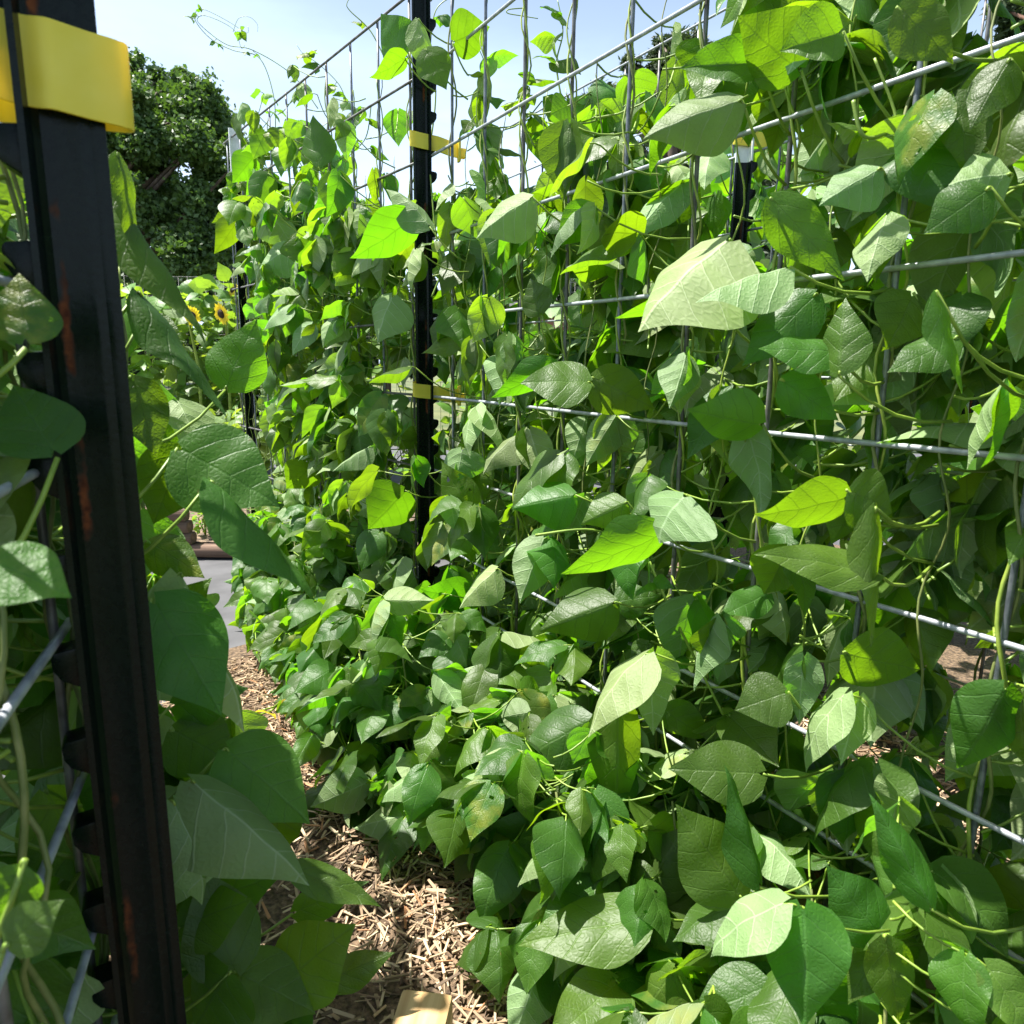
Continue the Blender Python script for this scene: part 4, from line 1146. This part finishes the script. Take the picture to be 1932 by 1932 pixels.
sq = [(255, 'squash plant on the far fence, its leaves just right of the big dark post'), (320, 'squash plant on the far fence left of the sunflowers'), (395, 'squash plant with yellow-green leaves behind the sunflowers'), (470, 'squash plant on the far fence right of the sunflowers'), (560, 'squash plant on the far fence showing through the far end of the trellis'), (660, 'squash plant on the far fence seen left of the black post'), (930, 'squash plant on the far fence seen right of the black post')]
for i, (px, lab) in enumerate(sq):
    p = P(px, 640, FZ - .15); p.z = 0
    weed(p, 1.16 - .06 * (i % 3), 260, lab, 'squash plant', sz=.11, name='squash_plant', group='squash plants along the far fence', spread=.30)
for i in range(7):
    px = 250 + i * 75
    p = P(px, 760, 3.5); p.z = 0
    weed(p, .42 + .06 * (i % 2), 70, ('low squash plant in front of the far fence, %s from the big dark post' % ORD[i]), 'squash plant', sz=.10, name='squash_plant', group='low squash plants before the far fence', spread=.2)
def sunflower(px, py, Z, face, rad, label):
    c = P(px, py, Z); e = empty('sunflower', Vector((c.x, c.y + .03, 0))); tag(e, label, 'sunflower', 'sunflowers in front of the far fence')
    b = e.location; c = c - b
    f = Vector(face).normalized(); a = f.orthogonal().normalized(); d = f.cross(a)
    mb = MB(); mb.tube([(0, 0, 0), (0, .01, c.z * .7), c - f * .03, c - f * .008], .009, .006, n=6); mb.build('stem', M['stem'], e)
    mb = MB()
    rings = [(0, .012), (.35, .015), (.7, .012), (.95, .003), (1, -.006)]
    for (k0, h0) in rings: pass
    vs = [c + f * .012]; fs = []
    n = 14
    for k0, h0 in rings[1:]:
        vs += [c + f * h0 + (a * math.cos(2 * math.pi * j / n) + d * math.sin(2 * math.pi * j / n)) * (rad * .42 * k0) for j in range(n)]
    fs += [(0, 1 + j, 1 + (j + 1) % n) for j in range(n)]
    for q in range(len(rings) - 2): fs += [(1 + q * n + j, 1 + q * n + n + j, 1 + q * n + n + (j + 1) % n, 1 + q * n + (j + 1) % n) for j in range(n)]
    mb.add(vs, fs); mb.build('disc', M['disc'], e)
    vs, fs, uvs = [], [], []
    for j in range(34):
        th = 2 * math.pi * j / 17 + (.18 if j >= 17 else 0); rd = a * math.cos(th) + d * math.sin(th); td = f.cross(rd)
        L = rad * rng.uniform(.5, .68); r0 = rad * .36; w = rad * .12; o_ = len(vs)
        lift = rng.uniform(-.2, .25)
        for q, ww in ((0, .5), (.4, 1), (.75, .8), (1, .05)):
            cc = c + rd * (r0 + L * q) + f * (lift * L * q * q + (.002 if j > 16 else 0))
            vs += [cc - td * w * ww, cc + td * w * ww]; uvs += [(.4, q), (.6, q)]
        fs += [(o_ + 2 * q, o_ + 2 * q + 1, o_ + 2 * q + 3, o_ + 2 * q + 2) for q in range(3)]
    me = bpy.data.meshes.new('petals'); me.from_pydata([tuple(v) for v in vs], [], fs); l = me.uv_layers.new(name='UVMap')
    for lp in me.loops: l.data[lp.index].uv = uvs[lp.vertex_index]
    me.update(); link('petals', me, M['petal'], e)
sunflower(362, 596, 3.9, (.75, -.35, .1), .058, 'sunflower turned side-on, left of the other one by the far fence')
sunflower(418, 592, 3.8, (-.55, -.75, -.25), .062, 'sunflower with a dark brown disc facing the path')
sunflower(440, 548, 4.1, (-.5, -.6, .4), .045, 'small sunflower highest on the stem beside the far fence')

# brick shed and treeline
bs = P(1035, 640, 9.0); se = empty('brick_shed', Vector((bs.x, bs.y, 0))); tag(se, 'small brown brick building glimpsed between the leaves beyond the black post', 'building')
mb = MB(); hz = P(1035, 598, 9.0).z; mb.box((0, .6, hz / 2), .42, .6, hz / 2); mb.build('wall', M['brick'], se, smooth=False)
mb = MB(); mb.add([(-.5, -.08, hz), (.5, -.08, hz), (.5, 1.28, hz), (-.5, 1.28, hz), (-.5, .6, hz + .22), (.5, .6, hz + .22)], [(0, 1, 5, 4), (2, 3, 4, 5), (0, 4, 3), (1, 2, 5), (0, 3, 2, 1)]); mb.build('roof', noise_mat('dark_shingle', (.03, .03, .033), (.07, .07, .075), 20, .8), se, smooth=False)

def tree(name, label, cat, px, Z, trunk_r, clumps, leaf, n, mat, bark, top_y, group=None, seed=1, needle=False):
    """clumps: (px, py, radius_px, depth offset m) measured at distance Z"""
    rnd = random.Random(seed)
    b = P(px, 690, Z); b = Vector((b.x, b.y, -.012))
    e = empty(name, b); tag(e, label, cat, group)
    top = P(px, top_y, Z); 
    mb = MB()
    mb.tube([(0, 0, 0), (trunk_r * .3, 0, top.z * .35), (-trunk_r * .4, 0, top.z * .7), (0, 0, top.z * .93)], trunk_r, trunk_r * .2, n=9)
    cs = []
    for x, y, r, dz in clumps:
        c = P(x, y, Z + dz) - b; rr = r / F * Z; cs.append((c, rr))
        h = max(.6, c.z - (Vector((c.x, c.y, 0)).length) * .8)
        mb.tube([(0, 0, min(h, top.z * .8)), Vector((0, 0, h)).lerp(c, .55) + Vector((0, 0, .1 * rr)), c], trunk_r * .35, trunk_r * .06, n=5)
    mb.build('trunk', M[bark], e)
    vs, fs, uvs = [], [], []
    tot = sum(r * r for _, r in cs)
    for c, r in cs:
        m = int(n * r * r / tot)
        # a clump is made of many small sprigs near its skin
        sprigs = []
        for _ in range(max(10, int(m / 26))):
            d = Vector((rnd.gauss(0, 1), rnd.gauss(0, 1), rnd.gauss(.12, 1))).normalized()
            sprigs.append((c + d * (r * (rnd.random() ** .45) * rnd.uniform(.7, 1.12)), r * rnd.uniform(.10, .24)))
        for _ in range(m):
            sc, sr = rnd.choice(sprigs)
            p = sc + Vector((rnd.gauss(0, sr), rnd.gauss(0, sr), rnd.gauss(0, sr * .7)))
            s_ = leaf * rnd.uniform(.6, 1.3)
            a = Vector((rnd.gauss(0, 1), rnd.gauss(0, 1), rnd.gauss(0, .7))).normalized(); q = a.orthogonal().normalized()
            q = Matrix.Rotation(rnd.uniform(0, 6.28), 3, a) @ q
            wq = .16 if needle else .42
            o_ = len(vs)
            vs += [p - a * s_ * .5, p + q * s_ * wq, p + a * s_ * .6, p - q * s_ * wq]; uvs += [(.5, 0), (.9, .5), (.5, 1), (.1, .5)]
            fs.append((o_, o_ + 1, o_ + 2, o_ + 3))
    me = bpy.data.meshes.new('crown'); me.from_pydata([tuple(v) for v in vs], [], fs); l = me.uv_layers.new(name='UVMap')
    for lp in me.loops: l.data[lp.index].uv = uvs[lp.vertex_index]
    me.update(); link('crown', me, M[mat], e)
    return e
tr_ = random.Random(4)
def fill_clumps(outline, n, r0, r1, depth):
    out = []
    xs = [p[0] for p in outline]; ys = [p[1] for p in outline]; k = 0
    while len(out) < n and k < 5000:
        k += 1
        x, y = tr_.uniform(min(xs), max(xs)), tr_.uniform(min(ys), max(ys))
        if inside(outline, x, y):
            out.append((x, y, tr_.uniform(r0, r1), tr_.uniform(-depth, depth)))
    return out
oak = [(30, 330), (60, 220), (130, 140), (200, 118), (255, 122), (300, 150), (345, 150), (390, 190), (435, 245), (462, 310), (450, 380), (425, 440), (430, 540), (60, 545)]
cl = fill_clumps(oak, 85, 28, 50, 2.4) + [(x, y, 26, tr_.uniform(-1, 1)) for x, y in oak[1:13]]
tree('oak_tree', 'big round broadleaved tree behind the dark post at left', 'tree', 235, 22, .32, cl, .135, 170000, 'broad', 'bark', 180, seed=2)
jun = [(1050, 330), (1070, 220), (1105, 200), (1150, 190), (1190, 120), (1250, 85), (1320, 95), (1380, 110), (1440, 180), (1460, 300), (1440, 560), (1060, 570)]
cl = fill_clumps(jun, 60, 26, 46, 1.5) + [(x, y, 20, tr_.uniform(-1, 1)) for x, y in jun[:10]]
tree('cedar_tree', 'dark feathery evergreen behind the middle of the trellis', 'tree', 1255, 20, .28, cl, .20, 90000, 'needle', 'bark', 120, seed=3, needle=True)
pin = [(1770, 260), (1800, 180), (1850, 130), (1880, 40), (1900, -40), (2000, -60), (2080, 80), (2060, 300), (1860, 300)]
pin2 = [(1770, 400), (1800, 390), (1850, 410), (1930, 400), (1930, 480), (1780, 480)]
cl = fill_clumps(pin, 26, 20, 38, 1.2) + fill_clumps(pin2, 8, 18, 26, .8)
tree('pine_tree', 'tall reddish-barked pine at the right edge', 'tree', 1905, 17, .22, cl, .30, 24000, 'needle', 'pinebark', -40, seed=5, needle=True)
names = ['leftmost', 'second from left', 'third from left', 'fourth from left', 'fifth from left', 'sixth from left', 'seventh from left', 'eighth from left', 'ninth from left']
for i in range(9):
    px = 130 + i * 150; top = 500 + tr_.uniform(-25, 20)
    ol = [(px - 90, 700), (px - 90, top + 60), (px - 40, top + 20), (px + 40, top + 15), (px + 90, top + 60), (px + 90, 700)]
    cl = fill_clumps(ol, 16, 24, 40, 1.0)
    tree('evergreen_shrub', 'dark evergreen shrub in the hedge beyond the garden, %s' % names[i], 'shrub', px, 15, .08, cl, .22, 6500, 'needle', 'bark', 560, 'dark shrubs beyond the garden', seed=20 + i)

# ------------------------------------------------------------------ light
SUN = Vector((-.40, .12, .905)).normalized()
el = math.asin(SUN.z); az = math.atan2(SUN.x, SUN.y)
sd = bpy.data.lights.new('sun', 'SUN'); sd.energy = 5.0; sd.angle = R(.53); sd.color = (1, .96, .89)
so = bpy.data.objects.new('sun', sd); COL.objects.link(so)
so.rotation_euler = SUN.to_track_quat('Z', 'Y').to_euler()
wd = bpy.data.worlds.new('World'); SC.world = wd; wd.use_nodes = True
nt = wd.node_tree; nt.nodes.clear()
sky = N(nt, 'ShaderNodeTexSky'); sky.sky_type = 'NISHITA'; sky.sun_disc = False
sky.sun_elevation = el; sky.sun_rotation = az; sky.air_density = 1.0; sky.dust_density = 2.2; sky.ozone_density = 1.2
tcw = N(nt, 'ShaderNodeTexCoord')
mpw = N(nt, 'ShaderNodeMapping'); mpw.inputs['Scale'].default_value = (1.0, 1.0, 3.2); mpw.inputs['Rotation'].default_value = (0.1, 0.25, 0)
nt.links.new(tcw.outputs['Generated'], mpw.inputs[0])
nzw = N(nt, 'ShaderNodeTexNoise', i_Scale=2.2, i_Detail=7.0, i_Roughness=0.55); nt.links.new(mpw.outputs[0], nzw.inputs['Vector'])
cl_ = math_node(nt, 'MULTIPLY', smooth(nt, nzw.outputs[0], .36, .72), .30)
sepw = N(nt, 'ShaderNodeSeparateXYZ'); nt.links.new(tcw.outputs['Generated'], sepw.inputs[0])
low = math_node(nt, 'SUBTRACT', 1.0, smooth(nt, sepw.outputs[2], .05, .62))      # the pale band low in the summer sky
fac = math_node(nt, 'MULTIPLY', math_node(nt, 'ADD', cl_, .42), low)
skyc = mixc(nt, fac, sky.outputs[0], (9.6, 11.8, 14.8))
bg = N(nt, 'ShaderNodeBackground', i_Strength=.066)
ow = N(nt, 'ShaderNodeOutputWorld')
nt.links.new(skyc, bg.inputs[0]); nt.links.new(bg.outputs[0], ow.inputs[0])
SC.view_settings.view_transform = 'Standard'; SC.view_settings.look = 'None'
SC.view_settings.exposure = 1.5; SC.view_settings.gamma = 1
SC.cycles.use_denoising = True
SC.cycles.max_bounces = 7; SC.cycles.transmission_bounces = 5; SC.cycles.diffuse_bounces = 4; SC.cycles.glossy_bounces = 3; SC.cycles.transparent_max_bounces = 4
SC.cycles.sample_clamp_indirect = 8
print('objects', len(COL.objects), 'S1', S1, 'sp', sp, 'send', s_end, 'v1', len(vines1), len(vines1b), len(verts2), len(verts3))
